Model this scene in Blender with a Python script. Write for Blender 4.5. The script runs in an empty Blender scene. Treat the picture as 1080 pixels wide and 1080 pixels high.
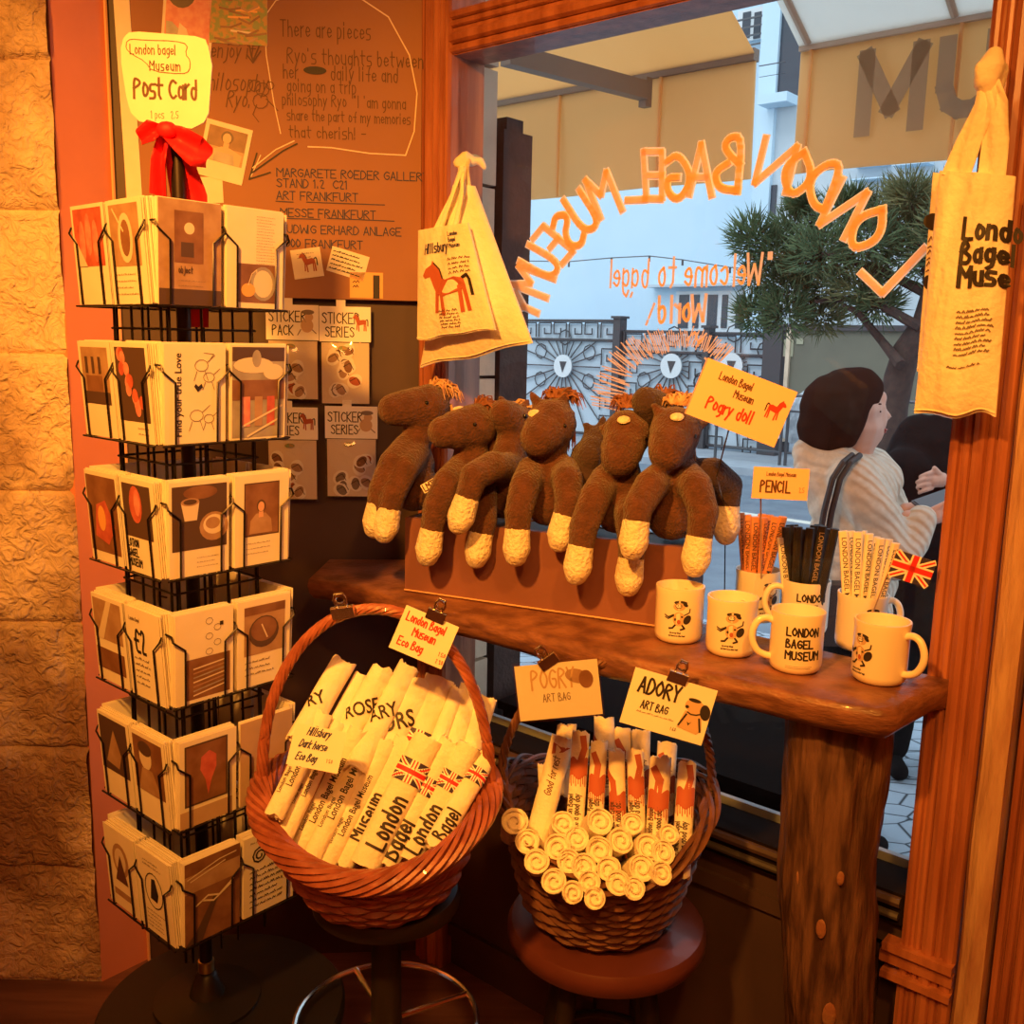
import bpy, bmesh, math, random
from mathutils import Vector, Matrix, noise
R = random.Random(7)
SC = bpy.context.scene
COL = SC.collection
V3 = Vector
PI = math.pi
# ---------------------------------------------------------------- camera geometry
FPX = 1040.0
_D = V3((-130, 5960, FPX)).normalized()
CZ = -_D
CY = V3((0, 0, 1)); CY = (CY - CY.dot(_D) * _D).normalized()
CX = CY.cross(CZ)
EYE = V3((0, 0, 1.5))
def ray(px, py):
    v = V3((px - 540, py - 540, FPX)); return V3((v.dot(CX), v.dot(CY), v.dot(CZ)))
def at_z(px, py, z): r = ray(px, py); return EYE + r * ((z - 1.5) / r.z)
def at_y(px, py, y): r = ray(px, py); return EYE + r * (y / r.y)
NN = V3((.649, .761, 0)).normalized()      # out of the shop through the window
WW = V3((-NN.y, NN.x, 0))                  # along the window, away to the left
UP = V3((0, 0, 1))
def at_n(px, py, n): r = ray(px, py); return EYE + r * (n / r.dot(NN))
def wp(s, z, n): return WW * s + NN * n + UP * z
cam = bpy.data.cameras.new('camera'); co = bpy.data.objects.new('camera', cam); COL.objects.link(co)
cam.sensor_width = 36; cam.lens = 36 * FPX / 1080; cam.clip_end = 200; cam.clip_start = .02
right = V3((CX[0], CY[0], CZ[0])); down = V3((CX[1], CY[1], CZ[1])); fwd = V3((CX[2], CY[2], CZ[2]))
M = Matrix((right, -down, -fwd)).transposed().to_4x4(); M.translation = EYE
co.matrix_world = M; SC.camera = co
SC.view_settings.view_transform = 'Standard'; SC.view_settings.look = 'None'
SC.view_settings.gamma = 1; SC.view_settings.use_curve_mapping = False
SC.view_settings.exposure = 0.0
# ---------------------------------------------------------------- materials
MATS = {}
def srgb(c):
    return tuple((x / 12.92 if x <= .04045 else ((x + .055) / 1.055) ** 2.4) for x in [k / 255 for k in c]) + (1,)
def mat(name, col, rough=.6, metal=0, col2=None, scale=8, stretch=(1, 1, 1), bump=0, bscale=60, kind='noise', trans=0, spec=.5, coat=0, detail=4, sheen=0, lohi=(.35, .65)):
    m = bpy.data.materials.new(name); m.use_nodes = True; MATS[name] = m
    nt = m.node_tree; b = nt.nodes['Principled BSDF']; L = nt.links.new; N = nt.nodes.new
    c = col if isinstance(col, tuple) and len(col) == 4 else tuple(col) + (1,)
    b.inputs['Base Color'].default_value = c; b.inputs['Roughness'].default_value = rough; b.inputs['Metallic'].default_value = metal
    b.inputs['Specular IOR Level'].default_value = spec; b.inputs['Coat Weight'].default_value = coat; b.inputs['Sheen Weight'].default_value = sheen
    tc = N('ShaderNodeTexCoord'); mp = N('ShaderNodeMapping'); mp.inputs['Scale'].default_value = stretch; L(tc.outputs['Object'], mp.inputs[0])
    if col2 is not None:
        if kind == 'wave':
            t = N('ShaderNodeTexWave'); t.inputs['Scale'].default_value = scale; t.inputs['Distortion'].default_value = 6; t.inputs['Detail'].default_value = 3; t.inputs['Detail Scale'].default_value = 1.5; out = t.outputs['Fac']
        elif kind == 'vor':
            t = N('ShaderNodeTexVoronoi'); t.feature = 'DISTANCE_TO_EDGE'; t.inputs['Scale'].default_value = scale; out = t.outputs['Distance']
        else:
            t = N('ShaderNodeTexNoise'); t.inputs['Scale'].default_value = scale; t.inputs['Detail'].default_value = detail; out = t.outputs['Fac']
        L(mp.outputs[0], t.inputs['Vector'])
        r = N('ShaderNodeValToRGB'); r.color_ramp.elements[0].position = lohi[0]; r.color_ramp.elements[1].position = lohi[1]
        r.color_ramp.elements[0].color = tuple(col2)[:3] + (1,); r.color_ramp.elements[1].color = c
        L(out, r.inputs[0]); L(r.outputs[0], b.inputs['Base Color'])
    if bump:
        t2 = N('ShaderNodeTexNoise'); t2.inputs['Scale'].default_value = bscale; t2.inputs['Detail'].default_value = 5; L(mp.outputs[0], t2.inputs['Vector'])
        bp = N('ShaderNodeBump'); bp.inputs['Strength'].default_value = bump; bp.inputs['Distance'].default_value = .01
        L(t2.outputs['Fac'], bp.inputs['Height']); L(bp.outputs[0], b.inputs['Normal'])
    if trans:
        tr = N('ShaderNodeBsdfTranslucent'); tr.inputs[0].default_value = c
        mx = N('ShaderNodeMixShader'); mx.inputs[0].default_value = trans
        L(b.outputs[0], mx.inputs[1]); L(tr.outputs[0], mx.inputs[2]); L(mx.outputs[0], nt.nodes['Material Output'].inputs[0])
    return m
def glassy(name, tint=(1, 1, 1), refl=1.0, rough=0.0, alpha=1.0):
    m = bpy.data.materials.new(name); m.use_nodes = True; MATS[name] = m
    nt = m.node_tree; nt.nodes.remove(nt.nodes['Principled BSDF']); N = nt.nodes.new; L = nt.links.new
    t = N('ShaderNodeBsdfTransparent'); t.inputs[0].default_value = tuple(tint) + (1,)
    g = N('ShaderNodeBsdfGlossy'); g.inputs['Roughness'].default_value = rough
    f = N('ShaderNodeLayerWeight'); pw = N('ShaderNodeMath'); pw.operation = 'POWER'; pw.inputs[1].default_value = 4; L(f.outputs['Facing'], pw.inputs[0])
    mu = N('ShaderNodeMath'); mu.operation = 'MULTIPLY_ADD'; mu.inputs[1].default_value = refl * .6; mu.inputs[2].default_value = refl * .035; L(pw.outputs[0], mu.inputs[0])
    mx = N('ShaderNodeMixShader'); L(mu.outputs[0], mx.inputs[0]); L(t.outputs[0], mx.inputs[1]); L(g.outputs[0], mx.inputs[2])
    L(mx.outputs[0], nt.nodes['Material Output'].inputs[0]); return m
mat('plaster_red', (.80, .30, .20), .75, col2=(.70, .25, .16), scale=3, bump=.15, bscale=25)
mat('board_kraft', (.40, .20, .12), .8, col2=(.35, .17, .10), scale=2.5, bump=.05)
mat('panel_dark', (.085, .05, .05), .55, col2=(.06, .035, .035), scale=4)
mat('floor_wood', (.25, .12, .09), .5, col2=(.15, .07, .05), scale=3, stretch=(1, 9, 1), bump=.1)
mat('ceiling_plaster', (.5, .4, .35), .9, col2=(.45, .35, .3), scale=3)
mat('frame_wood', (.50, .19, .10), .35, col2=(.30, .095, .05), scale=6, stretch=(6, 6, .6), bump=.12, bscale=30, coat=.2)
mat('plank_wood', (.66, .42, .25), .5, col2=(.40, .19, .12), scale=7, stretch=(5, 5, .7), bump=.5, bscale=22, lohi=(.3, .6))
mat('shelf_wood', (.30, .13, .08), .38, col2=(.14, .055, .035), scale=7, stretch=(3, 3, 12), bump=.25, bscale=26, coat=.15)
mat('bark_wood', (.17, .085, .06), .6, col2=(.055, .024, .018), scale=14, stretch=(4, 4, .5), bump=1.0, bscale=18, detail=10, lohi=(.4, .6))
mat('tan_knot', (.30, .15, .09), .6, col2=(.3, .12, .07), scale=30, bump=.4)
mat('box_wood', (.27, .115, .10), .45, col2=(.21, .09, .075), scale=5, bump=.08)
mat('trim_line', (.85, .5, .3), .4)
mat('paper', (.92, .86, .74), .7, col2=(.88, .81, .68), scale=20)
mat('paper_white', (.95, .92, .86), .6)
mat('paper_edge', (.88, .82, .68), .8, col2=(.55, .45, .36), scale=60, stretch=(1, 1, 1))
mat('paper_orange', (.98, .62, .42), .6)
mat('kraft', (.60, .42, .30), .7, col2=(.55, .38, .27), scale=30)
mat('cloth', (.95, .88, .74), .9, col2=(.90, .80, .64), scale=25, bump=.35, bscale=90, sheen=.2)
mat('cloth_shade', (.93, .86, .72), .9, bump=.5, bscale=70)
mat('ink', (.025, .018, .02), .6)
mat('ink_brown', (.12, .05, .03), .6)
mat('ink_grey', (.22, .17, .14), .6)
mat('ink_red', (.65, .04, .02), .6)
mat('ink_blue', (.03, .035, .12), .6)
mat('chalk', (.9, .75, .6), .8)
mat('flag_red', (.75, .03, .04), .6)
mat('flag_blue', (.04, .03, .08), .6)
mat('horse_print', (.45, .11, .06), .7)
mat('tan_print', (.62, .42, .25), .7)
mat('p_dark', (.10, .06, .05), .45); mat('p_brown', (.30, .15, .09), .45, col2=(.2, .09, .05), scale=30)
mat('p_mid', (.50, .33, .22), .45, col2=(.40, .24, .15), scale=40); mat('p_red', (.65, .16, .12), .45, col2=(.5, .1, .08), scale=60)
mat('p_pink', (.80, .35, .30), .45, col2=(.7, .2, .2), scale=70); mat('p_grey', (.45, .42, .40), .4, col2=(.33, .3, .3), scale=40)
mat('p_light', (.80, .70, .58), .45); mat('p_orange', (.85, .45, .15), .45); mat('p_skin', (.75, .45, .32), .5); mat('p_green', (.25, .33, .12), .5, col2=(.5, .3, .1), scale=90, lohi=(.45, .55))
mat('wire_black', (.02, .015, .015), .35, .6)
mat('pole_black', (.025, .015, .015), .4, .3)
mat('base_black', (.014, .011, .010), .4)
mat('brass', (.75, .5, .2), .3, 1)
mat('chrome', (.8, .78, .75), .15, 1)
mat('clip_silver', (.85, .8, .7), .22, 1)
mat('ribbon_red', (.85, .015, .03), .6, col2=(.7, .01, .02), scale=18, bump=.2, bscale=40)
mat('plush_brown', (.125, .044, .028), .95, col2=(.08, .028, .018), scale=60, bump=.7, bscale=220, sheen=.25)
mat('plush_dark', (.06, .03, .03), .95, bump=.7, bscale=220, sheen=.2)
mat('plush_cream', (.95, .85, .68), .95, col2=(.86, .72, .52), scale=90, bump=.8, bscale=160, sheen=.3)
mat('mane_tan', (.75, .5, .3), .8, col2=(.42, .2, .1), scale=60)
mat('mane_brown', (.34, .15, .09), .9, col2=(.2, .07, .04), scale=60)
mat('eye_black', (.01, .01, .01), .15)
mat('wicker_red', (.42, .13, .08), .42, col2=(.26, .07, .045), scale=30, coat=.15, bump=.2)
mat('wicker_brown', (.20, .085, .05), .5, col2=(.12, .045, .03), scale=30, bump=.2)
mat('seat_red', (.13, .035, .028), .35, col2=(.1, .027, .022), scale=6, coat=.2)
mat('stool_dark', (.02, .013, .012), .5)
mat('ceramic', (.93, .83, .66), .28, coat=.3)
mat('pencil_orange', (.9, .36, .12), .5); mat('pencil_black', (.02, .018, .018), .45); mat('pencil_white', (.93, .85, .7), .5); mat('pencil_wood', (.75, .5, .3), .6); mat('graphite', (.06, .06, .06), .4)
mat('gold_foil', (.8, .6, .3), .35, .6)
glassy('window_glass', (.96, .97, .96), .55)
glassy('plastic_film', (.96, .95, .94), 1.6, .06)
mat('paint_peach', (.98, .74, .50), .6, col2=(.95, .60, .36), scale=60, stretch=(1, 1, 3), trans=.55)
mat('paint_white', (.95, .95, .95), .6, trans=.4)
# outdoors
mat('canvas_tan', (.98, .70, .38), .9, col2=(.92, .64, .34), scale=5, bump=.1, trans=.62)
mat('canvas_letter', (.50, .38, .24), .9, trans=.2)
mat('canvas_white', (.92, .93, .90), .9, trans=.6)
mat('awning_metal', (.55, .47, .38), .5)
mat('awning_brown', (.25, .19, .15), .6)
mat('stone_block', (.85, .66, .48), .85, col2=(.68, .52, .38), scale=6, bump=.6, bscale=15)
mat('post_brown', (.10, .055, .045), .8, col2=(.06, .035, .03), scale=10, bump=.4)
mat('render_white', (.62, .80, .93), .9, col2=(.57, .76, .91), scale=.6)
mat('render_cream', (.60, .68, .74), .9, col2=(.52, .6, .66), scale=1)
mat('win_dark', (.06, .07, .09), .2)
mat('win_white', (.75, .78, .8), .5)
mat('iron_dark', (.07, .06, .065), .5)
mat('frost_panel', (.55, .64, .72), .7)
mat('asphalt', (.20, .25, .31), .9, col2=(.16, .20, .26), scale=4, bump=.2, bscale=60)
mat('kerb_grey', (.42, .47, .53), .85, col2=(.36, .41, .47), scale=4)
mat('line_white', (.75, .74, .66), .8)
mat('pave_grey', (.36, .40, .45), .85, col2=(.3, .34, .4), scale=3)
mat('hoarding', (.20, .19, .14), .8, col2=(.17, .16, .12), scale=2)
mat('notice', (.42, .40, .28), .8)
mat('steel_dark', (.12, .12, .13), .4, .6)
mat('pine_bark', (.08, .045, .035), .9, col2=(.05, .03, .025), scale=12, bump=.6)
mat('pine_green', (.12, .17, .07), .8, col2=(.07, .11, .05), scale=5)
mat('pine_olive', (.24, .22, .09), .8, col2=(.1, .12, .05), scale=5)
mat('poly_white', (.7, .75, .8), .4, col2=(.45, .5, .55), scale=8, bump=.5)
mat('hair_dark', (.034, .017, .013), .95, spec=.03)
mat('skin', (.62, .35, .26), .5)
mat('lips', (.35, .09, .08), .4)
mat('knit_cream', (.66, .57, .47), .95, col2=(.58, .49, .39), scale=50, bump=.3)
mat('strap_black', (.03, .02, .02), .5)
mat('cloth_black', (.012, .009, .009), .95, spec=.1, bump=.2)
mat('cloth_grey', (.12, .11, .12), .9, bump=.3)
mat('case_dark', (.014, .009, .008), .95, spec=.05)
# knit ribs
def ribs(m, sc, st, strength=.8):
    nt = MATS[m].node_tree; b = nt.nodes['Principled BSDF']; tc = nt.nodes.new('ShaderNodeTexCoord'); w = nt.nodes.new('ShaderNodeTexWave')
    w.inputs['Scale'].default_value = sc; w.inputs['Distortion'].default_value = 2.5; w.bands_direction = 'DIAGONAL'
    nt.links.new(tc.outputs['Object'], w.inputs[0]); bp = nt.nodes.new('ShaderNodeBump'); bp.inputs['Strength'].default_value = strength; bp.inputs['Distance'].default_value = st
    nt.links.new(w.outputs['Fac'], bp.inputs['Height']); nt.links.new(bp.outputs[0], b.inputs['Normal'])
ribs('knit_cream', 14, .008, .6)
# rough limestone blocks with mortar (left pier)
def stone_wall_mat():
    m = bpy.data.materials.new('pier_stone'); m.use_nodes = True; MATS['pier_stone'] = m; nt = m.node_tree; N = nt.nodes.new; L = nt.links.new; b = nt.nodes['Principled BSDF']; b.inputs['Roughness'].default_value = .9
    tc = N('ShaderNodeTexCoord'); n1 = N('ShaderNodeTexNoise'); n1.inputs['Scale'].default_value = 2.6; n1.inputs['Detail'].default_value = 8; L(tc.outputs['Object'], n1.inputs[0])
    r = N('ShaderNodeValToRGB'); r.color_ramp.elements[0].position = .42; r.color_ramp.elements[1].position = .56
    r.color_ramp.elements[0].color = (.36, .22, .15, 1); r.color_ramp.elements[1].color = (.86, .68, .50, 1); L(n1.outputs[0], r.inputs[0]); L(r.outputs[0], b.inputs['Base Color'])
    n2 = N('ShaderNodeTexNoise'); n2.inputs['Scale'].default_value = 38; n2.inputs['Detail'].default_value = 6; n2.inputs['Distortion'].default_value = 1.5; L(tc.outputs['Object'], n2.inputs[0])
    bp = N('ShaderNodeBump'); bp.inputs['Strength'].default_value = .9; bp.inputs['Distance'].default_value = .02; L(n2.outputs[0], bp.inputs['Height']); L(bp.outputs[0], b.inputs['Normal'])
stone_wall_mat()
def cobble_mat():
    m = bpy.data.materials.new('cobbles'); m.use_nodes = True; MATS['cobbles'] = m; nt = m.node_tree; N = nt.nodes.new; L = nt.links.new; b = nt.nodes['Principled BSDF']; b.inputs['Roughness'].default_value = .8
    tc = N('ShaderNodeTexCoord'); mp = N('ShaderNodeMapping'); mp.inputs['Rotation'].default_value = (0, 0, .7); mp.inputs['Scale'].default_value = (1, 1.9, 1); L(tc.outputs['Object'], mp.inputs[0])
    v = N('ShaderNodeTexVoronoi'); v.feature = 'DISTANCE_TO_EDGE'; v.inputs['Scale'].default_value = 5.5; L(mp.outputs[0], v.inputs['Vector'])
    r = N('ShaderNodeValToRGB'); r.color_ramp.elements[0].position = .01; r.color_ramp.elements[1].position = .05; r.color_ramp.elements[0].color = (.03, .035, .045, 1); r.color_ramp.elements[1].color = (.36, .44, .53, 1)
    L(v.outputs[0], r.inputs[0]); L(r.outputs[0], b.inputs['Base Color'])
    bp = N('ShaderNodeBump'); bp.inputs['Strength'].default_value = .6; bp.inputs['Distance'].default_value = .03; L(v.outputs[0], bp.inputs['Height']); L(bp.outputs[0], b.inputs['Normal'])
cobble_mat()
# ---------------------------------------------------------------- mesh building
MW = {}
class MB:
    def __init__(s): s.v = []; s.f = []; s.m = []; s.mats = []; s.cur = 0
    def use(s, name):
        if name not in s.mats: s.mats.append(name)
        s.cur = s.mats.index(name); return s
    def add(s, vs, fs):
        k = len(s.v); s.v += [V3(p) for p in vs]
        for f in fs: s.f.append([k + i for i in f]); s.m.append(s.cur)
    def poly(s, pts): s.add(pts, [list(range(len(pts)))])
    def box(s, o, u, v, n):
        o = V3(o); u = V3(u); v = V3(v); n = V3(n)
        if u.cross(v).dot(n) < 0: u, v = v, u
        p = [o, o + u, o + u + v, o + v]; p += [q + n for q in p]
        s.add(p, [[3, 2, 1, 0], [4, 5, 6, 7], [0, 1, 5, 4], [1, 2, 6, 5], [2, 3, 7, 6], [3, 0, 4, 7]])
    def cbox(s, c, sx, sy, sz, F=None):
        F = F or WORLD
        s.box(F.P(c[0] - sx / 2, c[1] - sy / 2, c[2] - sz / 2), F.u * sx, F.v * sy, F.n * sz)
    def prism(s, F, pts, z0, z1):
        n = len(pts)
        a = [F.P(x, y, z0) for x, y in pts]; b = [F.P(x, y, z1) for x, y in pts]
        s.add(a + b, [list(range(n))[::-1], list(range(n, 2 * n))] + [[i, (i + 1) % n, n + (i + 1) % n, n + i] for i in range(n)])
    def tube(s, path, r, n=6, closed=False, caps=True):
        path = [V3(p) for p in path]; m = len(path)
        rs = r if isinstance(r, (list, tuple)) else [r] * m
        def tan(i):
            if closed: return (path[(i + 1) % m] - path[i - 1]).normalized()
            return (path[min(i + 1, m - 1)] - path[max(i - 1, 0)]).normalized()
        t = tan(0); a = t.orthogonal().normalized(); vs = []
        for i in range(m):
            t = tan(i); a = (a - a.dot(t) * t)
            if a.length < 1e-6: a = t.orthogonal()
            a.normalize(); b = t.cross(a)
            for k in range(n):
                q = 2 * PI * k / n; vs.append(path[i] + (a * math.cos(q) + b * math.sin(q)) * rs[i])
        fs = []
        for i in range(m if closed else m - 1):
            j = (i + 1) % m
            for k in range(n): fs.append([i * n + k, i * n + (k + 1) % n, j * n + (k + 1) % n, j * n + k])
        if caps and not closed: fs += [list(range(n))[::-1], list(range((m - 1) * n, m * n))]
        s.add(vs, fs)
    def lathe(s, prof, n=32, F=None, cap=True, sq=1.0):
        F = F or WORLD; vs = []; fs = []
        for r, z in prof:
            for k in range(n):
                q = 2 * PI * k / n; vs.append(F.P(r * math.cos(q), r * math.sin(q) * sq, z))
        for i in range(len(prof) - 1):
            for k in range(n): fs.append([i * n + k, i * n + (k + 1) % n, (i + 1) * n + (k + 1) % n, (i + 1) * n + k])
        if cap: fs += [list(range(n))[::-1], list(range((len(prof) - 1) * n, len(prof) * n))]
        s.add(vs, fs)
    def grid(s, fn, nu, nv, wrap=False):
        vs = [fn(i / nu, j / nv) for j in range(nv + 1) for i in range(nu + 1)]
        s.add(vs, [[j * (nu + 1) + i, j * (nu + 1) + i + 1, (j + 1) * (nu + 1) + i + 1, (j + 1) * (nu + 1) + i] for j in range(nv) for i in range(nu)])
    def ball(s, c, rx, ry=None, rz=None, n=12, F=None):
        ry = ry or rx; rz = rz or rx; F = F or WORLD; c = V3(c); pr = []
        vs = []; fs = []; m = n // 2
        for j in range(m + 1):
            t = PI * j / m
            for k in range(n):
                q = 2 * PI * k / n; vs.append(c + F.u * (rx * math.sin(t) * math.cos(q)) + F.v * (ry * math.sin(t) * math.sin(q)) + F.n * (rz * math.cos(t)))
        for j in range(m):
            for k in range(n): fs.append([j * n + k, (j + 1) * n + k, (j + 1) * n + (k + 1) % n, j * n + (k + 1) % n])
        s.add(vs, fs)
    def build(s, name, parent=None, smooth=True, at=None, angle=.7):
        me = bpy.data.meshes.new(name)
        if parent is not None: inv = MW[parent].inverted()
        elif at is not None: inv = Matrix.Translation(V3(at)).inverted()
        else: inv = Matrix.Identity(4)
        me.from_pydata([tuple(inv @ p) for p in s.v], [], s.f)
        for n in s.mats: me.materials.append(MATS[n])
        if len(s.mats) > 1: me.polygons.foreach_set('material_index', s.m)
        me.validate()
        if smooth:
            me.shade_smooth(); me.set_sharp_from_angle(angle=angle)
        o = bpy.data.objects.new(name, me); COL.objects.link(o)
        if parent is not None: o.parent = parent; MW[o] = MW[parent]
        else:
            MW[o] = Matrix.Translation(V3(at)) if at is not None else Matrix.Identity(4)
            o.matrix_world = MW[o]
        return o
class Fr:
    def __init__(s, o, u, v, n=None):
        s.o = V3(o); s.u = V3(u).normalized(); v = V3(v); s.v = (v - v.dot(s.u) * s.u).normalized(); s.n = V3(n) if n is not None else s.u.cross(s.v)
    def P(s, x, y, z=0): return s.o + s.u * x + s.v * y + s.n * z
WORLD = Fr((0, 0, 0), (1, 0, 0), (0, 1, 0))
def thing(name, label, cat, loc=(0, 0, 0), group=None, M=None):
    o = bpy.data.objects.new(name, None); COL.objects.link(o); o.empty_display_size = .05
    MW[o] = M if M is not None else Matrix.Translation(V3(loc)); o.matrix_world = MW[o]
    return tag(o, label, cat, group)
def tag(o, label, cat, group=None, kind=None):
    o['label'] = label; o['category'] = cat
    if group: o['group'] = group
    if kind: o['kind'] = kind
    return o
def struct(o): o['kind'] = 'structure'; return o
def dup(root, Mx, label=None, group=None):
    r = root.copy(); COL.objects.link(r); r.matrix_world = Mx
    if label: r['label'] = label
    if group: r['group'] = group
    for ch in list(root.children):
        c = ch.copy(); COL.objects.link(c); c.parent = r
        for g in ch.children:
            d = g.copy(); COL.objects.link(d); d.parent = c
    return r
def organic(name, blobs, material, voxel=.006, parent=None, smooth_it=4, at=None):
    """blobs: chains [(point, radius), ...]; a union grown into one continuous surface"""
    mb = MB()
    for ch in blobs:
        if len(ch) == 1: mb.ball(ch[0][0], ch[0][1], n=14); continue
        for (p, a), (q, b) in zip(ch, ch[1:]):
            p = V3(p); q = V3(q); L = (q - p).length; k = max(1, int(L / (min(a, b) * .45)))
            for i in range(k + 1):
                t = i / k; mb.ball(p.lerp(q, t), a + (b - a) * t, n=12)
    me = bpy.data.meshes.new('tmp'); me.from_pydata([tuple(p) for p in mb.v], [], mb.f)
    o = bpy.data.objects.new('tmp', me); COL.objects.link(o)
    m = o.modifiers.new('r', 'REMESH'); m.mode = 'VOXEL'; m.voxel_size = voxel
    s = o.modifiers.new('s', 'SMOOTH'); s.iterations = smooth_it; s.factor = .6
    dg = bpy.context.evaluated_depsgraph_get(); ev = o.evaluated_get(dg); me2 = bpy.data.meshes.new_from_object(ev)
    bpy.data.objects.remove(o); 
    inv = MW[parent].inverted() if parent is not None else (Matrix.Translation(V3(at)).inverted() if at is not None else Matrix.Identity(4))
    me2.transform(inv); me2.name = name; me2.materials.clear(); me2.materials.append(MATS[material]); me2.shade_smooth()
    o = bpy.data.objects.new(name, me2); COL.objects.link(o)
    if parent is not None: o.parent = parent; MW[o] = MW[parent]
    else: MW[o] = inv.inverted(); o.matrix_world = MW[o]
    return o
# ---------------------------------------------------------------- lettering
G = {}
def _g(c, s):
    w, *st = s.split('/'); out = []
    for t in st:
        out.append([(int(p[0]), 'cba'.find(p[1]) - 3 if p[1] in 'abc' else int(p[1])) for p in t.split()])
    G[c] = (int(w), out)
for c, s in {
 'A': '4/00 26 40/12 32', 'B': '4/00 06 26 35 24 03/23 42 41 30 00', 'C': '4/45 26 04 02 20 41', 'D': '4/00 06 26 44 42 20 00', 'E': '4/46 06 00 40/03 33', 'F': '4/46 06 00/03 33',
 'G': '4/45 26 04 02 20 41 43 23', 'H': '4/06 00/46 40/03 43', 'I': '1/06 00', 'J': '3/36 31 20 01', 'K': '4/06 00/46 03 40', 'L': '4/06 00 40', 'M': '5/00 06 33 56 50', 'N': '4/00 06 40 46',
 'O': '4/26 04 02 20 42 44 26', 'P': '4/00 06 26 45 34 03', 'Q': '4/26 04 02 20 42 44 26/31 40', 'R': '4/00 06 26 45 34 03/13 40', 'S': '4/45 26 05 14 33 41 20 01', 'T': '4/06 46/26 20', 'U': '4/06 01 20 41 46',
 'V': '4/06 20 46', 'W': '5/06 10 34 50 66', 'X': '4/06 40/46 00', 'Y': '4/06 23 46/23 20', 'Z': '4/06 46 00 40',
 'a': '3/33 14 02 10 31/34 30', 'b': '3/06 00 20 32 24 03', 'c': '3/33 14 02 10 31', 'd': '3/36 30 10 02 14 33', 'e': '3/02 32 33 14 02 10 31', 'f': '3/36 25 20/03 33', 'g': '3/33 14 02 10 31/34 3a 1b', 'h': '3/06 00/03 24 32 30',
 'i': '1/04 00/06 05', 'j': '2/24 2a 0b/26 25', 'k': '3/06 00/34 02 30', 'l': '1/06 00', 'm': '5/04 00/03 14 23 20/23 44 53 50', 'n': '3/04 00/03 24 33 30', 'o': '3/14 02 10 31 33 14', 'p': '3/04 0b/04 24 32 20 00', 'q': '3/34 3b/34 14 02 10 30',
 'r': '2/04 00/03 24', 's': '3/34 04 02 32 30 00', 't': '3/16 11 20/04 34', 'u': '3/04 01 20 31/34 30', 'v': '3/04 10 34', 'w': '5/04 10 33 40 54', 'x': '3/04 30/34 00', 'y': '3/04 11/34 0b', 'z': '3/04 34 00 30',
 '0': '3/16 04 02 10 32 34 16', '1': '2/05 16 10', '2': '3/05 16 35 00 30', '3': '3/06 36 14 32 10 01', '4': '3/26 02 32/24 20', '5': '3/36 06 03 33 31 10 01', '6': '3/36 03 01 20 32 03', '7': '3/06 36 10', '8': '3/14 05 26 35 14 01 20 31 14', '9': '3/34 14 05 26 35 30',
 '.': '1/00 01', ',': '1/11 00', "'": '1/06 05', '"': '2/06 05/16 15', '!': '1/06 02/00 01', '-': '3/03 33', ':': '1/00 01/03 04', '?': '3/05 26 34 12/00 01', '&': '4/40 05 26 02 20 42', '/': '3/00 36', '+': '3/03 33/15 11', '(': '2/26 04 02 20', '£': '4/45 26 14 10 40/03 33',
 '_': '4/00 40'}.items(): _g(c, s)
SHARP = set('AEFHIKLMNTVWXYZklitvwxz14')
def chaikin(p):
    q = [p[0]]
    for a, b in zip(p, p[1:]):
        q.append((a[0] * .75 + b[0] * .25, a[1] * .75 + b[1] * .25)); q.append((a[0] * .25 + b[0] * .75, a[1] * .25 + b[1] * .75))
    q.append(p[-1]); return q
def text_strokes(txt, size, x=0, y=0, align='l', jit=0, slant=0, wide=.58, gap=.95, rr=None):
    """size = capital height; returns polylines"""
    k = size / 6; out = []; cx = 0; rr = rr or R
    for c in txt:
        if c == ' ' or c not in G: cx += 3 * wide; continue
        w, st = G[c]; jy = rr.uniform(-jit, jit); sc = 1 + rr.uniform(-jit, jit) * .25
        for p in st:
            p = [((a * wide + cx), b * sc + jy) for a, b in p]
            if c not in SHARP and len(p) > 2: p = chaikin(chaikin(p))
            out.append(p)
        cx += w * wide + gap
    tot = cx - gap; ox = {'l': 0, 'c': -tot / 2, 'r': -tot}[align]
    return [[((a + ox + b * slant) * k + x, b * k + y) for a, b in p] for p in out]
def plane(F): return lambda x, y, h=0: F.P(x, y, h)
def cyl(F, Rad, sq=1.0):
    def f(x, y, h=0):
        q = x / Rad; return F.o + F.u * (math.sin(q) * (Rad + h)) - F.n * 0 + F.n * (math.cos(q) * (Rad + h) * sq) + F.v * y
    return f
def strokes(mb, fn, lines, w, h=.0005, sub=None):
    for p in lines:
        n = len(p)
        for i in range(n - 1):
            (x0, y0), (x1, y1) = p[i], p[i + 1]; dx = x1 - x0; dy = y1 - y0; L = math.hypot(dx, dy)
            if L < 1e-9: continue
            dx /= L; dy /= L; e = w * (.5 if i in (0,) else .28); e2 = w * (.5 if i == n - 2 else .28)
            ax, ay = x0 - dx * e, y0 - dy * e; bx, by = x1 + dx * e2, y1 + dy * e2; k = max(1, int((L + w) / sub)) if sub else 1
            nx, ny = -dy * w / 2, dx * w / 2; vs = []; hh = h + (i % 5) * .00001
            for j in range(k + 1):
                t = j / k; qx = ax + (bx - ax) * t; qy = ay + (by - ay) * t; vs += [fn(qx + nx, qy + ny, hh), fn(qx - nx, qy - ny, hh)]
            mb.add(vs, [[2 * j, 2 * j + 1, 2 * j + 3, 2 * j + 2] for j in range(k)])
def rect(mb, fn, x, y, w, hgt, h=.0005, nx=1, ny=1): mb.grid(lambda a, b: fn(x + w * a, y + hgt * b, h), nx, ny)
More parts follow.
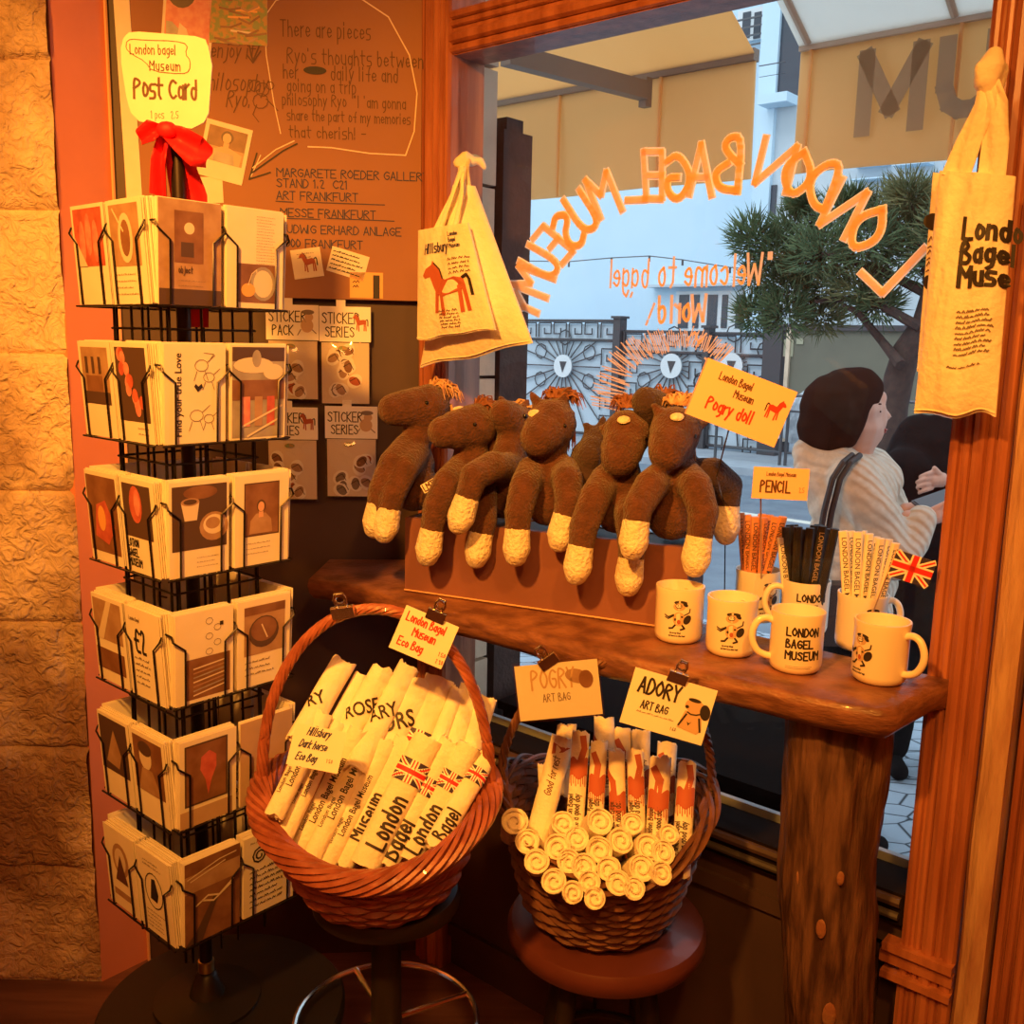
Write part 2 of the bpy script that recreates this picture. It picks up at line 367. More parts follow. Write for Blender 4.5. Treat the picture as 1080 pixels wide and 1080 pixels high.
def disc(mb, fn, x, y, rx, ry=None, h=.0006, n=18, rot=0):
    ry = ry or rx; c, s = math.cos(rot), math.sin(rot)
    mb.poly([fn(x + rx * math.cos(2 * PI * k / n) * c - ry * math.sin(2 * PI * k / n) * s, y + rx * math.cos(2 * PI * k / n) * s + ry * math.sin(2 * PI * k / n) * c, h) for k in range(n)])
def shape(mb, fn, pts, h=.0006): mb.poly([fn(x, y, h) for x, y in pts])
def write(mb, fn, txt, size, x, y, w, m='ink', align='l', h=.0007, sub=None, **k):
    mb.use(m); strokes(mb, fn, text_strokes(txt, size, x, y, align, **k), w, h, sub)
def scribble(mb, fn, x, y, w, n, pitch, size, m='ink_grey', h=.0007, sw=None):
    """lines of tiny handwriting too small to read in the photograph"""
    mb.use(m); rr = random.Random(int((x * 7919 + y * 104729 + w * 31) * 1000) & 65535)
    for i in range(n):
        cx = x; yy = y - i * pitch; end = x + w * rr.uniform(.72, 1)
        while cx < end:
            L = rr.uniform(.8, 2.6) * size; L = min(L, end - cx); p = [(cx, yy)]; k = max(2, int(L / size * 3))
            for j in range(1, k + 1): p.append((cx + L * j / k, yy + (size * rr.uniform(.2, .8) if j % 2 else 0)))
            strokes(mb, fn, [p], sw or size * .22, h); cx += L + size * .6
_fc = {}
def font_mesh(txt, bold=0.0):
    key = (txt, bold)
    if key in _fc: return _fc[key]
    cu = bpy.data.curves.new('t', 'FONT'); cu.body = txt; cu.size = 1; cu.offset = bold; cu.resolution_u = 3
    o = bpy.data.objects.new('t', cu); COL.objects.link(o); dg = bpy.context.evaluated_depsgraph_get()
    me = bpy.data.meshes.new_from_object(o.evaluated_get(dg)); vs = [(v.co.x, v.co.y) for v in me.vertices]; fs = [list(p.vertices) for p in me.polygons]
    bpy.data.objects.remove(o); bpy.data.meshes.remove(me)
    _fc[key] = (vs, fs); return _fc[key]
def block(mb, fn, txt, size, x, y, bold=.01, m='ink', sx=1.0, h=.0007, rot=0):
    vs, fs = font_mesh(txt, bold); mb.use(m); c, s = math.cos(rot), math.sin(rot)
    mb.add([fn(x + (a * sx * c - b * s) * size, y + (a * sx * s + b * c) * size, h) for a, b in vs], fs)
def flag(mb, fn, x, y, w, hh, h=.0006, sub=.004):
    nx = max(1, int(w / sub))
    mb.use('flag_blue'); rect(mb, fn, x, y, w, hh, h, nx, 2)
    D = [[(x, y), (x + w, y + hh)], [(x, y + hh), (x + w, y)]]
    def cl(wd): return wd
    mb.use('paper_white'); strokes(mb, fn, [[(x + .08 * w, y + .08 * hh), (x + .92 * w, y + .92 * hh)], [(x + .08 * w, y + .92 * hh), (x + .92 * w, y + .08 * hh)]], hh * .2, h + .0001, sub)
    mb.use('flag_red'); strokes(mb, fn, [[(x + .06 * w, y + .06 * hh), (x + .94 * w, y + .94 * hh)], [(x + .06 * w, y + .94 * hh), (x + .94 * w, y + .06 * hh)]], hh * .07, h + .0002, sub)
    mb.use('paper_white'); rect(mb, fn, x, y + hh * .33, w, hh * .34, h + .0003, nx, 1); rect(mb, fn, x + w / 2 - hh * .17, y, hh * .34, hh, h + .0003, 2, 1)
    mb.use('flag_red'); rect(mb, fn, x, y + hh * .4, w, hh * .2, h + .0004, nx, 1); rect(mb, fn, x + w / 2 - hh * .1, y, hh * .2, hh, h + .0004, 1, 1)
# ================================================================ ROOM
def S_(px, py, n): return at_n(px, py, n).dot(WW)
FN = 1.55                                  # room side face of the window frame
cornr = wp(1.60, 0, 1.55)
Q = V3((-.86, 2.17, 0)); Q2 = V3((-.935, 2.082, 0))
def xy(p): return (p[0], p[1])
plan = [(-2.6, -2), (-2.6, 2.09), xy(Q2), xy(Q), xy(wp(1.62, 0, 1.66)), xy(wp(-3.2, 0, 1.66)), (3.5, -2)]
mb = MB().use('floor_wood'); mb.prism(WORLD, plan, -.12, 0); struct(mb.build('floor'))
mb = MB().use('ceiling_plaster'); mb.prism(WORLD, plan, 2.9, 3.0); struct(mb.build('ceiling'))
def vwall(name, a, b, z0, z1, th, m, side=1):
    a = V3((a[0], a[1], z0)); b = V3((b[0], b[1], z0)); d = (b - a).normalized(); n = V3((-d.y, d.x, 0)) * side
    mb = MB().use(m); mb.box(a, b - a, (0, 0, z1 - z0), n * th); return struct(mb.build(name))
# stone pier: uneven blocks, joints cut as real grooves
def pier(u, v):
    x = -2.6 + u * (2.6 + Q2.x + .0); z = v * 2.9
    row = int(z / .29); off = (row * .37) % .6; jz = abs((z / .29) % 1 - .5) * 2; jx = abs(((x + off) / .42) % 1 - .5) * 2
    k = noise.noise(V3((int((x + off) / .42) * 3.1, row * 5.7, 1))) * .012
    g = .012 * max(0, (jz - .93) / .07) + .008 * max(0, (jx - .95) / .05)
    d = noise.noise(V3((x * 9, z * 9, 0))) * .010 + noise.noise(V3((x * 28, z * 28, 4))) * .006 + noise.noise(V3((x * 4, z * 4, 7))) * .01
    return V3((x, 2.075 + g + k + d, z))
mb = MB().use('pier_stone'); mb.grid(pier, 220, 300); mb.box((-2.6, 2.10, 0), (2.6 + Q2.x, 0, 0), (0, 0, 2.9), (0, .3, 0)); mb.box((-2.6, 2.085, -.02), (2.6 + Q2.x, 0, 0), (0, 0, .05), (0, .1, 0)); struct(mb.build('wall_left', angle=1.2))
vwall('wall_red', Q2, Q, 0, 2.9, .25, 'plaster_red')
vwall('wall_back', Q + V3((0, 0, 0)), cornr + V3((0.0, 0.01, 0)), 0, 2.9, .2, 'panel_dark')
vwall('wall_side', (-2.6, -2), (-2.6, 2.1), 0, 2.9, .2, 'plaster_red')
vwall('wall_rear', (-2.8, -2), (3.7, -2), 0, 2.9, .2, 'plaster_red', -1)
vwall('wall_far_right', (3.5, -2), xy(wp(-3.2, 0, 1.66)), 0, 2.9, .2, 'plaster_red', -1)
mb = MB().use('plaster_red')
mb.box(wp(.27, 0, FN + .01), WW * -3.5, UP * 2.9, NN * .15)
struct(mb.build('wall_right'))
mb = MB().use('frame_wood')
mb.box(wp(1.7, 2.72, FN + .02), WW * -1.45, UP * .18, NN * .13)
struct(mb.build('wall_above_window'))
# thin pale corner bead between the red panel and the board
mb = MB().use('trim_line'); mb.tube([Q + V3((.004, -.004, .0)), Q + V3((.004, -.004, 2.9))], .004); struct(mb.build('trim_1'))
# low panelling under the window
mb = MB().use('panel_dark')
mb.box(wp(1.6, 0, FN + .03), WW * -1.13, UP * .575, NN * .08)
for a, b in ((1.56, 1.08), (1.02, .5)):
    for (o, u, v) in ((wp(a, .08, FN + .03), WW * (b - a), UP * .03), (wp(a, .48, FN + .03), WW * (b - a), UP * .03), (wp(a, .08, FN + .03), WW * -.03, UP * .43), (wp(b, .08, FN + .03), WW * .03, UP * .43)):
        mb.box(o, u, v, NN * -.012)
struct(mb.build('wall_below_window'))
# window: stiles with mouldings, sill, transom, panes
g0, g1, gz0, gz1 = .475, 1.512, .618, 2.065
def stile(mb, s0, s1, z0, z1, marks):
    mb.use('frame_wood'); mb.box(wp(s0, z0, FN), WW * (s1 - s0), UP * (z1 - z0), NN * .1)
    for m, w, d in marks:
        c = wp(s0 + (s1 - s0) * m, z0, FN); mb.tube([c, c + UP * (z1 - z0)], w, 8)
win = thing('window_1', 'shop window', 'window', wp(1, gz0, FN)); del win['category']; del win['label']; struct(win)
mb = MB()
stile(mb, 1.512, 1.60, 0, 2.9, [(.1, .008, 0), (.3, .006, 0), (.45, .010, 0), (.72, .012, 0), (.92, .008, 0)])
stile(mb, .461, .375, 0, 2.9, [(.1, .007, 0), (.3, .006, 0), (.5, .011, 0), (.68, .006, 0), (.88, .010, 0)])
mb.box(wp(1.55, 2.075, FN + .005), WW * -1.12, UP * .085, NN * .09)
for z, r in ((2.085, .008), (2.108, .012), (2.135, .007), (2.152, .009)): mb.tube([wp(1.515, z, FN + .003), wp(.47, z, FN + .003)], r, 8)
mb.use('case_dark'); mb.box(wp(1.52, .56, FN + .01), WW * -1.06, UP * .055, NN * .09)  # bottom rail and its beads coloured dark to take down the daylight on them
mb.use('panel_dark'); mb.tube([wp(1.515, .60, FN + .01), wp(.47, .60, FN + .01)], .010, 8); mb.use('iron_dark'); mb.tube([wp(1.515, .578, FN + .003), wp(.47, .578, FN + .003)], .007, 8); mb.use('frame_wood')
mb.box(wp(.49, .50, FN - .012), WW * -.115, UP * .02, NN * .02); mb.box(wp(.485, .525, FN - .02), WW * -.11, UP * .014, NN * .03)
mb.box(wp(.485, .475, FN - .018), WW * -.11, UP * .012, NN * .03)
mb.box(wp(1.512, 2.07, FN + .02), WW * .018, UP * -1.46, NN * .03)
mb.build('window_frame', win)
mb = MB().use('window_glass'); mb.box(wp(1.525, .61, 1.598), WW * -1.06, UP * 1.47, NN * .004); mb.build('pane', win)
mb = MB().use('window_glass'); mb.box(wp(1.525, 2.155, 1.598), WW * -1.06, UP * .6, NN * .004); mb.build('pane', win)
# inner grey ledge line behind the lower rail
mb = MB().use('kerb_grey'); mb.box(wp(1.512, .595, 1.662), WW * -1.04, UP * .03, NN * .012); struct(mb.build('trim_2'))
# live-edge plank beside the window and the darker jamb after it
mb = MB().use('plank_wood')
def plank(u, v):
    z = v * 2.9; w = noise.noise(V3((0, 0, z * 1.6))) * .006 + noise.noise(V3((3, 0, z * 6))) * .0025
    prof = [(.372 + w, FN + .06), (.370 + w, FN - .012), (.362 + w, FN - .03), (.345, FN - .036), (.328, FN - .03), (.322 + w * .6, FN + .06)]
    t = u * 5; i = min(4, int(t)); t -= i; a = prof[i]; b = prof[i + 1]
    return wp(a[0] + (b[0] - a[0]) * t, z, a[1] + (b[1] - a[1]) * t + noise.noise(V3((u * 3, 9, z * 9))) * .002)
mb.grid(plank, 20, 160); struct(mb.build('trim_3'))
mb = MB().use('frame_wood'); mb.box(wp(.321, 0, FN - .005), WW * -.05, UP * 2.9, NN * .06)
for s in (.315, .30, .285): mb.tube([wp(s, 0, FN - .008), wp(s, 2.9, FN - .008)], .006, 8)
struct(mb.build('trim_4'))

# ================================================================ OUTDOORS
gz = -.25
def slab(name, n0, n1, m, z0=-.35, z1=gz, s0=-9, s1=34):
    mb = MB().use(m); mb.box(wp(s0, z0, n0), WW * (s1 - s0), UP * (z1 - z0), NN * (n1 - n0)); return mb
struct(slab('ground', 1.69, 5.5, 'cobbles').build('ground_cobbles'))
struct(slab('ground', 5.5, 12.2, 'asphalt').build('ground_road'))
mb = slab('', 12.2, 13.0, 'kerb_grey', z1=gz + .10); struct(mb.build('ground_kerb'))
struct(slab('', 13.0, 30, 'pave_grey', z1=gz + .10).build('ground_pavement'))
mb = MB().use('line_white'); mb.box(wp(-4, gz, 9.3), WW * 20, UP * .004, NN * .14); struct(mb.build('trim_5'))
# stone pillar and brown post left of the window, outside
mb = MB().use('stone_block')
z = gz; i = 0
while z < 3.0:
    h = .235 + .03 * math.sin(i * 2.3); mb.box(wp(1.62 + .006 * math.sin(i * 5), z, 1.70), WW * .3, UP * (h - .008), NN * (.118 + .006 * math.sin(i * 3.1))); z += h; i += 1
mb.use('post_brown'); mb.box(wp(1.65, gz, 1.70), WW * .25, UP * 3.2, NN * .10)
tag(mb.build('stone_pillar', at=wp(1.62, gz, 1.7)), 'brown stone block pillar just outside the left edge of the window', 'pillar')
mb = MB().use('post_brown'); mb.box(wp(1.615, gz, 1.835), WW * .07, UP * (1.99 - gz), NN * .105)
mb.box(wp(1.62, 1.99, 1.85), WW * .05, UP * .03, NN * .06)
tag(mb.build('wooden_post', at=wp(1.615, gz, 1.84)), 'dark brown square wooden post beside the outdoor stone pillar', 'post')
# awnings
def awning(name, s0, s1, label, mcan, letter, zt=3.0):
    t = thing(name, label, 'awning', wp((s0 + s1) / 2, 2.36, 2.9))
    mb = MB().use(mcan); F = Fr(wp(s0, 2.365, 2.9), WW * (1 if s1 > s0 else -1), wp(0, zt, 1.72) - wp(0, 2.365, 2.9)); Lh = (wp(0, zt, 1.72) - wp(0, 2.365, 2.9)).length
    mb.box(F.o, F.u * abs(s1 - s0), F.v * Lh, F.n * .004); mb.build('canopy', t)
    mb = MB().use('canvas_tan')
    def val(u, v): s = s0 + (s1 - s0) * u; return wp(s, 2.362 - .352 * v, 2.9 + .012 * math.sin(s * 9) * v)
    mb.grid(val, 60, 8); mb.grid(lambda u, v: val(u, v) + NN * .004, 60, 8)
    s = min(s0, s1) + .33
    while s < max(s0, s1): mb.box(wp(s, 2.01, 2.888), WW * .008, UP * .35, NN * .01); s += .42
    mb.build('valance', t)
    if letter:
        mb = MB(); F2 = Fr(wp(1.215, 2.10, 2.884), -WW, UP)
        mb.use('canvas_letter'); F2.n = -NN; strokes(mb, plane(F2), [[(x * .78 + .012, y * .80 + .015) for x, y in l] for l in ([(.03, 0), (.03, .235)], [(.03, .235), (.125, .06)], [(.125, .06), (.22, .235)], [(.22, .235), (.22, 0)], [(.31, .235), (.31, .10), (.33, .045), (.365, .022), (.41, .022), (.445, .045), (.465, .10), (.465, .235)])], .046, .002); mb.build('lettering', t, smooth=False)
    mb = MB().use('awning_metal' if letter else 'awning_brown'); mb.box(wp(s0, 2.355, 2.885), WW * (s1 - s0), UP * .035, NN * .035); mb.build('front_bar', t)
    return t
aw = awning('awning', 1.535, 3.4, 'tan canvas awning on the left with a plain hanging valance', 'canvas_tan', None)
mb = MB().use('awning_brown'); p0 = at_n(528, 58, 2.2); p1 = at_n(674, 96, 2.82); d = (p1 - p0).normalized(); mb.box(p0 - UP * .03, p1 - p0, UP * .055, d.cross(UP) * .04); mb.box(p1 - UP * .05, d * .03, UP * .09, d.cross(UP) * .03); mb.build('folding_arm', aw)
aw2 = awning('awning', 1.39, -1.5, 'tan awning on the right lettered MU with a white canopy', 'canvas_white', 'MU')
for s in (1.36, .95, .45): 
    mb = MB().use('awning_metal'); mb.tube([wp(s, 2.375, 2.88), wp(s, 2.98, 1.74)], .012, 8); mb.build('rafter', aw2)
# buildings over the road
def on(px, py, n): return at_n(px, py, n)
def prect(mb, x0, y0, x1, y1, n, m, d=.05, out=0):
    a = on(x0, y1, n); b = on(x1, y1, n); c = on((x0 + x1) / 2, y0, n); mb.use(m)
    mb.box(wp(a.dot(WW), a.z, n - out), WW * (b.dot(WW) - a.dot(WW)), UP * (c.z - a.z), NN * d)
bl = thing('building', 'pale blue rendered house behind the ornamental gate', 'building', wp(12, gz, 17))
mb = MB().use('render_white'); mb.box(wp(8.05, gz, 17), WW * 22, UP * 13, NN * 5)
prect(mb, 690, 300, 800, 304, 17, 'render_cream', .3, .3); mb.build('wall', bl)
mb = MB(); prect(mb, 713, 307, 791, 350, 17, 'win_white', .08, .06); fw = mb.build('window', bl)
mb = MB()
for i in range(5): prect(mb, 717 + i * 15, 311, 717 + i * 15 + (6 if i % 2 else 10), 346, 17, 'win_dark', .02, .08)
mb.build('pane', fw)
b2 = thing('building', 'tall grey-white block with dark balcony recess behind the pine', 'building', wp(5, gz, 16))
mb = MB(); sL = S_(802, 100, 16); mb.use('render_cream'); mb.box(wp(sL, gz, 16), WW * (-9 - sL), UP * 14, NN * 5.5)
mb.use('render_white'); mb.box(wp(sL, gz, 15.9), WW * -.32, UP * 14, NN * .2); mb.build('wall', b2)
for (x0, y0, x1, y1) in ((816, 12, 842, 108), (803, 196, 818, 228), (1010, 205, 1040, 235)):
    mb = MB(); prect(mb, x0, y0, x1, y1, 16, 'win_dark', .02, .03); mb.build('window', b2)
mb = MB(); prect(mb, 812, 104, 842, 116, 16, 'render_white', .4, .45); mb.build('balcony_slab', b2)
mb = MB().use('awning_metal'); prect(mb, 815, 74, 842, 77, 16, 'steel_dark', .03, .5); prect(mb, 815, 86, 842, 88, 16, 'steel_dark', .03, .5); mb.build('railing', b2)
for (x0, x1) in ((905, 940), (948, 985)):
    mb = MB(); prect(mb, x0, 172, x1, 178, 16, 'render_white', .3, .3); prect(mb, x0, 190, x1, 193, 16, 'render_white', .3, .3); mb.build('ledge', b2)
b3 = MB(); prect(b3, 778, 10, 806, 46, 16.9, 'win_white', .05, .05); fo = b3.build('window', bl)
b3 = MB(); prect(b3, 784, 14, 792, 42, 16.9, 'win_dark', .02, .07); prect(b3, 796, 14, 803, 42, 16.9, 'win_dark', .02, .07); b3.build('pane', fo)
b3 = MB()
for y in (22, 31, 40, 50): prect(b3, 775, y, 807, y + 1.6, 16.6, 'steel_dark', .03, .1)
b3.build('railing', bl)
# ornamental gate leaves
def gate(x0, x1, cx, ytop, label, nm=14.0):
    a = S_(x0, 390, nm); b = S_(x1, 390, nm); c = S_(cx, 390, nm); zt = on((x0 + x1) / 2, ytop, nm).z
    t = thing('gate_leaf', label, 'gate', wp((a + b) / 2, gz + .1, nm), 'ornamental iron gate leaves')
    lo, hi = min(a, b), max(a, b); z0 = gz + .16
    mb = MB().use('frost_panel'); mb.box(wp(lo, z0, nm + .04), WW * (hi - lo), UP * (zt - z0 - .06), NN * .02); mb.build('backing_panel', t)
    mb = MB().use('iron_dark')
    for (p, q) in ((wp(lo, zt, nm), wp(hi, zt, nm)), (wp(lo, z0, nm), wp(hi, z0, nm)), (wp(lo, z0, nm), wp(lo, zt, nm)), (wp(hi, z0, nm), wp(hi, zt, nm)), (wp(lo, zt - .33, nm), wp(hi, zt - .33, nm))): mb.tube([p, q], .025, 6)
    def fret(s, z, w, h, fl=1):
        pts = [(0, 0), (0, 1), (1, 1), (1, .25), (.45, .25), (.45, .65)]
        mb.tube([wp(s + w * (px if fl > 0 else 1 - px), z + h * py, nm) for px, py in pts], .016, 4)
    k = int((hi - lo) / .34)
    for i in range(k): fret(lo + (hi - lo) * (i + .1) / k, zt - .29, (hi - lo) / k * .8, .25, 1 if i % 2 else -1)
    for j in range(4):
        for ss in (lo + .03, hi - .28): fret(ss, zt - .75 - j * .38, .25, .28, 1 if j % 2 else -1)
    cz = on(cx, 386, nm).z
    for i in range(22):
        q = 2 * PI * i / 22; L0 = .2; dx, dz = math.cos(q), math.sin(q); L = 1.25
        if dz > 0: L = min(L, (zt - .36 - cz) / max(dz, .01))
        else: L = min(L, (cz - z0) / max(-dz, .01))
        if dx: L = min(L, (((hi - .3) - c) if dx > 0 else (c - lo - .3)) / max(abs(dx), .01))
        if L > L0: mb.tube([wp(c + dx * L0, cz + dz * L0, nm), wp(c + dx * L, cz + dz * L, nm)], .014, 4)
    for i in range(6):
        q = 2 * PI * (i + .5) / 6; s = c + math.cos(q) * .62; z = cz + math.sin(q) * .5
        mb.tube([wp(s + .13 * math.cos(2 * PI * k / 8), z + .13 * math.sin(2 * PI * k / 8), nm) for k in range(8)], .012, 4, closed=True)
    mb.build('ironwork', t, smooth=False)
    mb = MB().use('win_white'); F = Fr(wp(c, cz, nm - .03), -WW, UP); mb.lathe([(0.001, 0), (.2, 0), (.2, .02), (.001, .02)], 20, Fr(F.o, F.u, F.v)); mb.use('iron_dark'); shape(mb, plane(F), [(-.07, .08), (.09, .08), (.0, -.12)], .025); mb.build('emblem', t)
gate(480, 648, 595, 338, 'ornamental iron gate leaf, leftmost, fretwork round a white disc')
gate(657, 743, 709, 350, 'ornamental iron gate leaf in the middle behind the peach bread drawing')
gate(749, 806, 772, 352, 'narrow ornamental iron gate leaf just left of the grey hoarding')
def gpost(px, w, ytop, label):
    s = S_(px, 390, 14); zt = on(px, ytop, 14).z; mb = MB().use('iron_dark'); mb.box(wp(s - w / 2, gz + .1, 13.9), WW * w, UP * (zt - gz - .1), NN * .2); mb.box(wp(s - w / 2 - .03, zt, 13.87), WW * (w + .06), UP * .04, NN * .26)
    tag(mb.build('gate_post', at=wp(s, gz + .1, 14)), label, 'gate post', 'iron gate posts')
gpost(652, .14, 336, 'slim dark gate post between the first and second gate leaves'); gpost(746, .10, 346, 'dark gate post behind the peach bread drawing on the glass'); gpost(816, .3, 345, 'thick dark gate post at the right end of the gate')
mb = MB(); prect(mb, 826, 347, 985, 462, 14, 'hoarding', .1, .05); prect(mb, 822, 343, 990, 348, 14, 'iron_dark', .15, .1); prect(mb, 825, 345, 829, 465, 14, 'stone_block', .12, .1)
prect(mb, 828, 358, 838, 376, 14, 'notice', .02, .07); prect(mb, 842, 357, 849, 363, 14, 'notice', .02, .07)
tag(mb.build('hoarding', at=on(900, 462, 14)), 'flat grey-green hoarding with a pasted notice right of the gate', 'hoarding')
# tubular crowd barriers
def barrier(x0, x1, label, nm=12.9):
    s0, s1 = S_(x0, 430, nm), S_(x1, 430, nm); z0 = gz + .1; zt = z0 + .98
    t = thing('crowd_barrier', label, 'barrier', wp((s0 + s1) / 2, z0, nm)); mb = MB().use('steel_dark'); d = -.12
    mb.tube([wp(s0, z0, nm), wp(s0, zt - .12, nm), wp(s0 + d * .3, zt - .03, nm), wp(s0 + d, zt, nm), wp(s1 - d, zt, nm), wp(s1 - d * .3, zt - .03, nm), wp(s1, zt - .12, nm), wp(s1, z0, nm)], .022, 6)
    mb.tube([wp(s0, z0 + .18, nm), wp(s1, z0 + .18, nm)], .015, 6); mb.tube([wp(s0, zt - .22, nm), wp(s1, zt - .22, nm)], .015, 6); mb.build('rail', t)
    mb = MB().use('steel_dark'); k = max(2, int(abs(s1 - s0) / .42))
    for i in range(1, k): s = s0 + (s1 - s0) * i / k; mb.tube([wp(s, z0 + .18, nm), wp(s, zt - .22, nm)], .010, 5)
    mb.build('bars', t)
barrier(832, 905, 'steel crowd barrier behind the woman in the knit hoodie'); barrier(912, 1000, 'steel crowd barrier right of the woman, partly behind the tote bag'); barrier(757, 826, 'steel crowd barrier between the gate and the dark bollard')
p = at_z(825, 476, gz + .1); mb = MB().use('steel_dark'); mb.lathe([(.10, 0), (.10, 1.0), (.085, 1.03), (.001, 1.03)], 16, Fr(p, (1, 0, 0), (0, 1, 0))); tag(mb.build('bollard', at=p), 'dark square-topped bollard on the far kerb beside the white bag', 'bollard')
p = at_n(839, 440, 13.1); mb = MB().use('poly_white')
mb.grid(lambda u, v: p + WW * (-.24 + .48 * u) * (1 - .5 * abs(v - .5) * (v > .7)) + UP * (-.34 + .68 * v + .04 * math.sin(u * 9)) - NN * (.10 * math.sin(PI * u) * math.sin(PI * v) + .02 * math.sin(u * 23 + v * 17)), 14, 14)
mb.grid(lambda u, v: p + WW * (-.24 + .48 * u) * (1 - .5 * abs(v - .5) * (v > .7)) + UP * (-.34 + .68 * v + .04 * math.sin(u * 9)) + NN * (.06 * math.sin(PI * u) * math.sin(PI * v)), 14, 14)
tag(mb.build('plastic_sack', at=p), 'white plastic sack hanging on the barrier near the dark bollard', 'sack')
# overhead string of bulbs
mb = MB().use('steel_dark'); pts = [at_n(x, y, 11) for x, y in ((540, 275), (600, 276), (645, 272), (685, 270), (720, 274), (770, 282), (850, 290))]; mb.tube(pts, .008, 4)
for p in pts[1:]: mb.tube([p, p - UP * .07], .015, 5)
tag(mb.build('cable', at=pts[3]), 'thin dark cable with small lamp holders strung across the street', 'cable')
# pine
def pine():
    n0 = 10.6; t = thing('pine_tree', 'bushy green pine tree with a leaning trunk across the road', 'tree', V3(on(948, 455, n0)))
    q = lambda x, y, d=0: on(x, y, n0 + d)
    mb = MB().use('pine_bark'); base = q(940, 470); base.z = gz
    mb.tube([base, q(942, 430), q(948, 398), q(956, 370), q(975, 340), q(985, 300), q(975, 250), q(960, 215)], [.16, .15, .15, .14, .12, .10, .07, .04], 10)
    for pp in (((970, 345), (930, 322), (895, 315), (860, 318)), ((980, 310), (930, 285), (880, 270), (830, 268)), ((950, 385), (930, 360), (905, 330), (890, 322)), ((980, 300), (1000, 270), (1030, 250)), ((978, 260), (940, 235), (900, 232))):
        mb.tube([q(x, y, R.uniform(-.3, .3)) for x, y in pp], [.06, .045, .035, .02][:len(pp)], 7)
    mb.build('trunk', t)
    rr = random.Random(3); mg = MB()
    puffs = [(795, 250, 22), (818, 262, 26), (840, 242, 24), (808, 290, 24), (835, 300, 30), (798, 330, 22), (828, 328, 24), (865, 300, 30), (870, 262, 30), (905, 300, 28), (885, 232, 24), (915, 255, 30), (935, 222, 24), (950, 270, 28), (962, 235, 26), (985, 215, 26), (985, 260, 30), (925, 318, 20), (868, 332, 22), (1010, 240, 34), (850, 275, 22), (900, 212, 14), (845, 215, 10), (960, 205, 18)]
    for (x, y, r) in puffs:
        c = q(x, y, rr.uniform(-.6, .6)); rad = r / 1040 * 13.0; mg.use('pine_olive' if rr.random() < .3 else 'pine_green')
        for i in range(520):
            d = V3((rr.gauss(0, 1), rr.gauss(0, 1), rr.gauss(0, .75))).normalized(); o = c + d * rad * rr.uniform(.35, 1.0); e = (d + V3((rr.uniform(-.5, .5), rr.uniform(-.5, .5), rr.uniform(0, .8)))).normalized()
            L = rr.uniform(.10, .2); w = e.orthogonal().normalized() * .012; w2 = e.cross(w).normalized() * .012
            mg.add([o - w, o + w, o + e * L, o + w2], [[0, 1, 2], [1, 3, 2], [3, 0, 2]])
    f = mg.build('foliage', t, smooth=False); return t
pine()
# dark box added outside for an unidentified dark mass behind the lower glass
zc = at_n(700, 716, 2.2).z; s0 = S_(562, 760, 1.9); s1 = S_(928, 790, 2.22)
mb = MB().use('case_dark'); mb.box(wp(s1, gz, 1.78), WW * (s0 - s1), UP * (zc - gz - .02), NN * .42); mb.box(wp(s1 - .01, zc - .02, 1.77), WW * (s0 - s1 + .02), UP * .02, NN * .44)
for k in (1, 2, 3): mb.box(wp(s1 + (s0 - s1) * k / 4, gz + .05, 1.776), WW * .006, UP * (zc - gz - .1), NN * .01)
tag(mb.build('dark_standin', at=wp((s0 + s1) / 2, gz, 2)), 'dark box standing in for an unidentified dark mass outside the lower window', 'dark box')
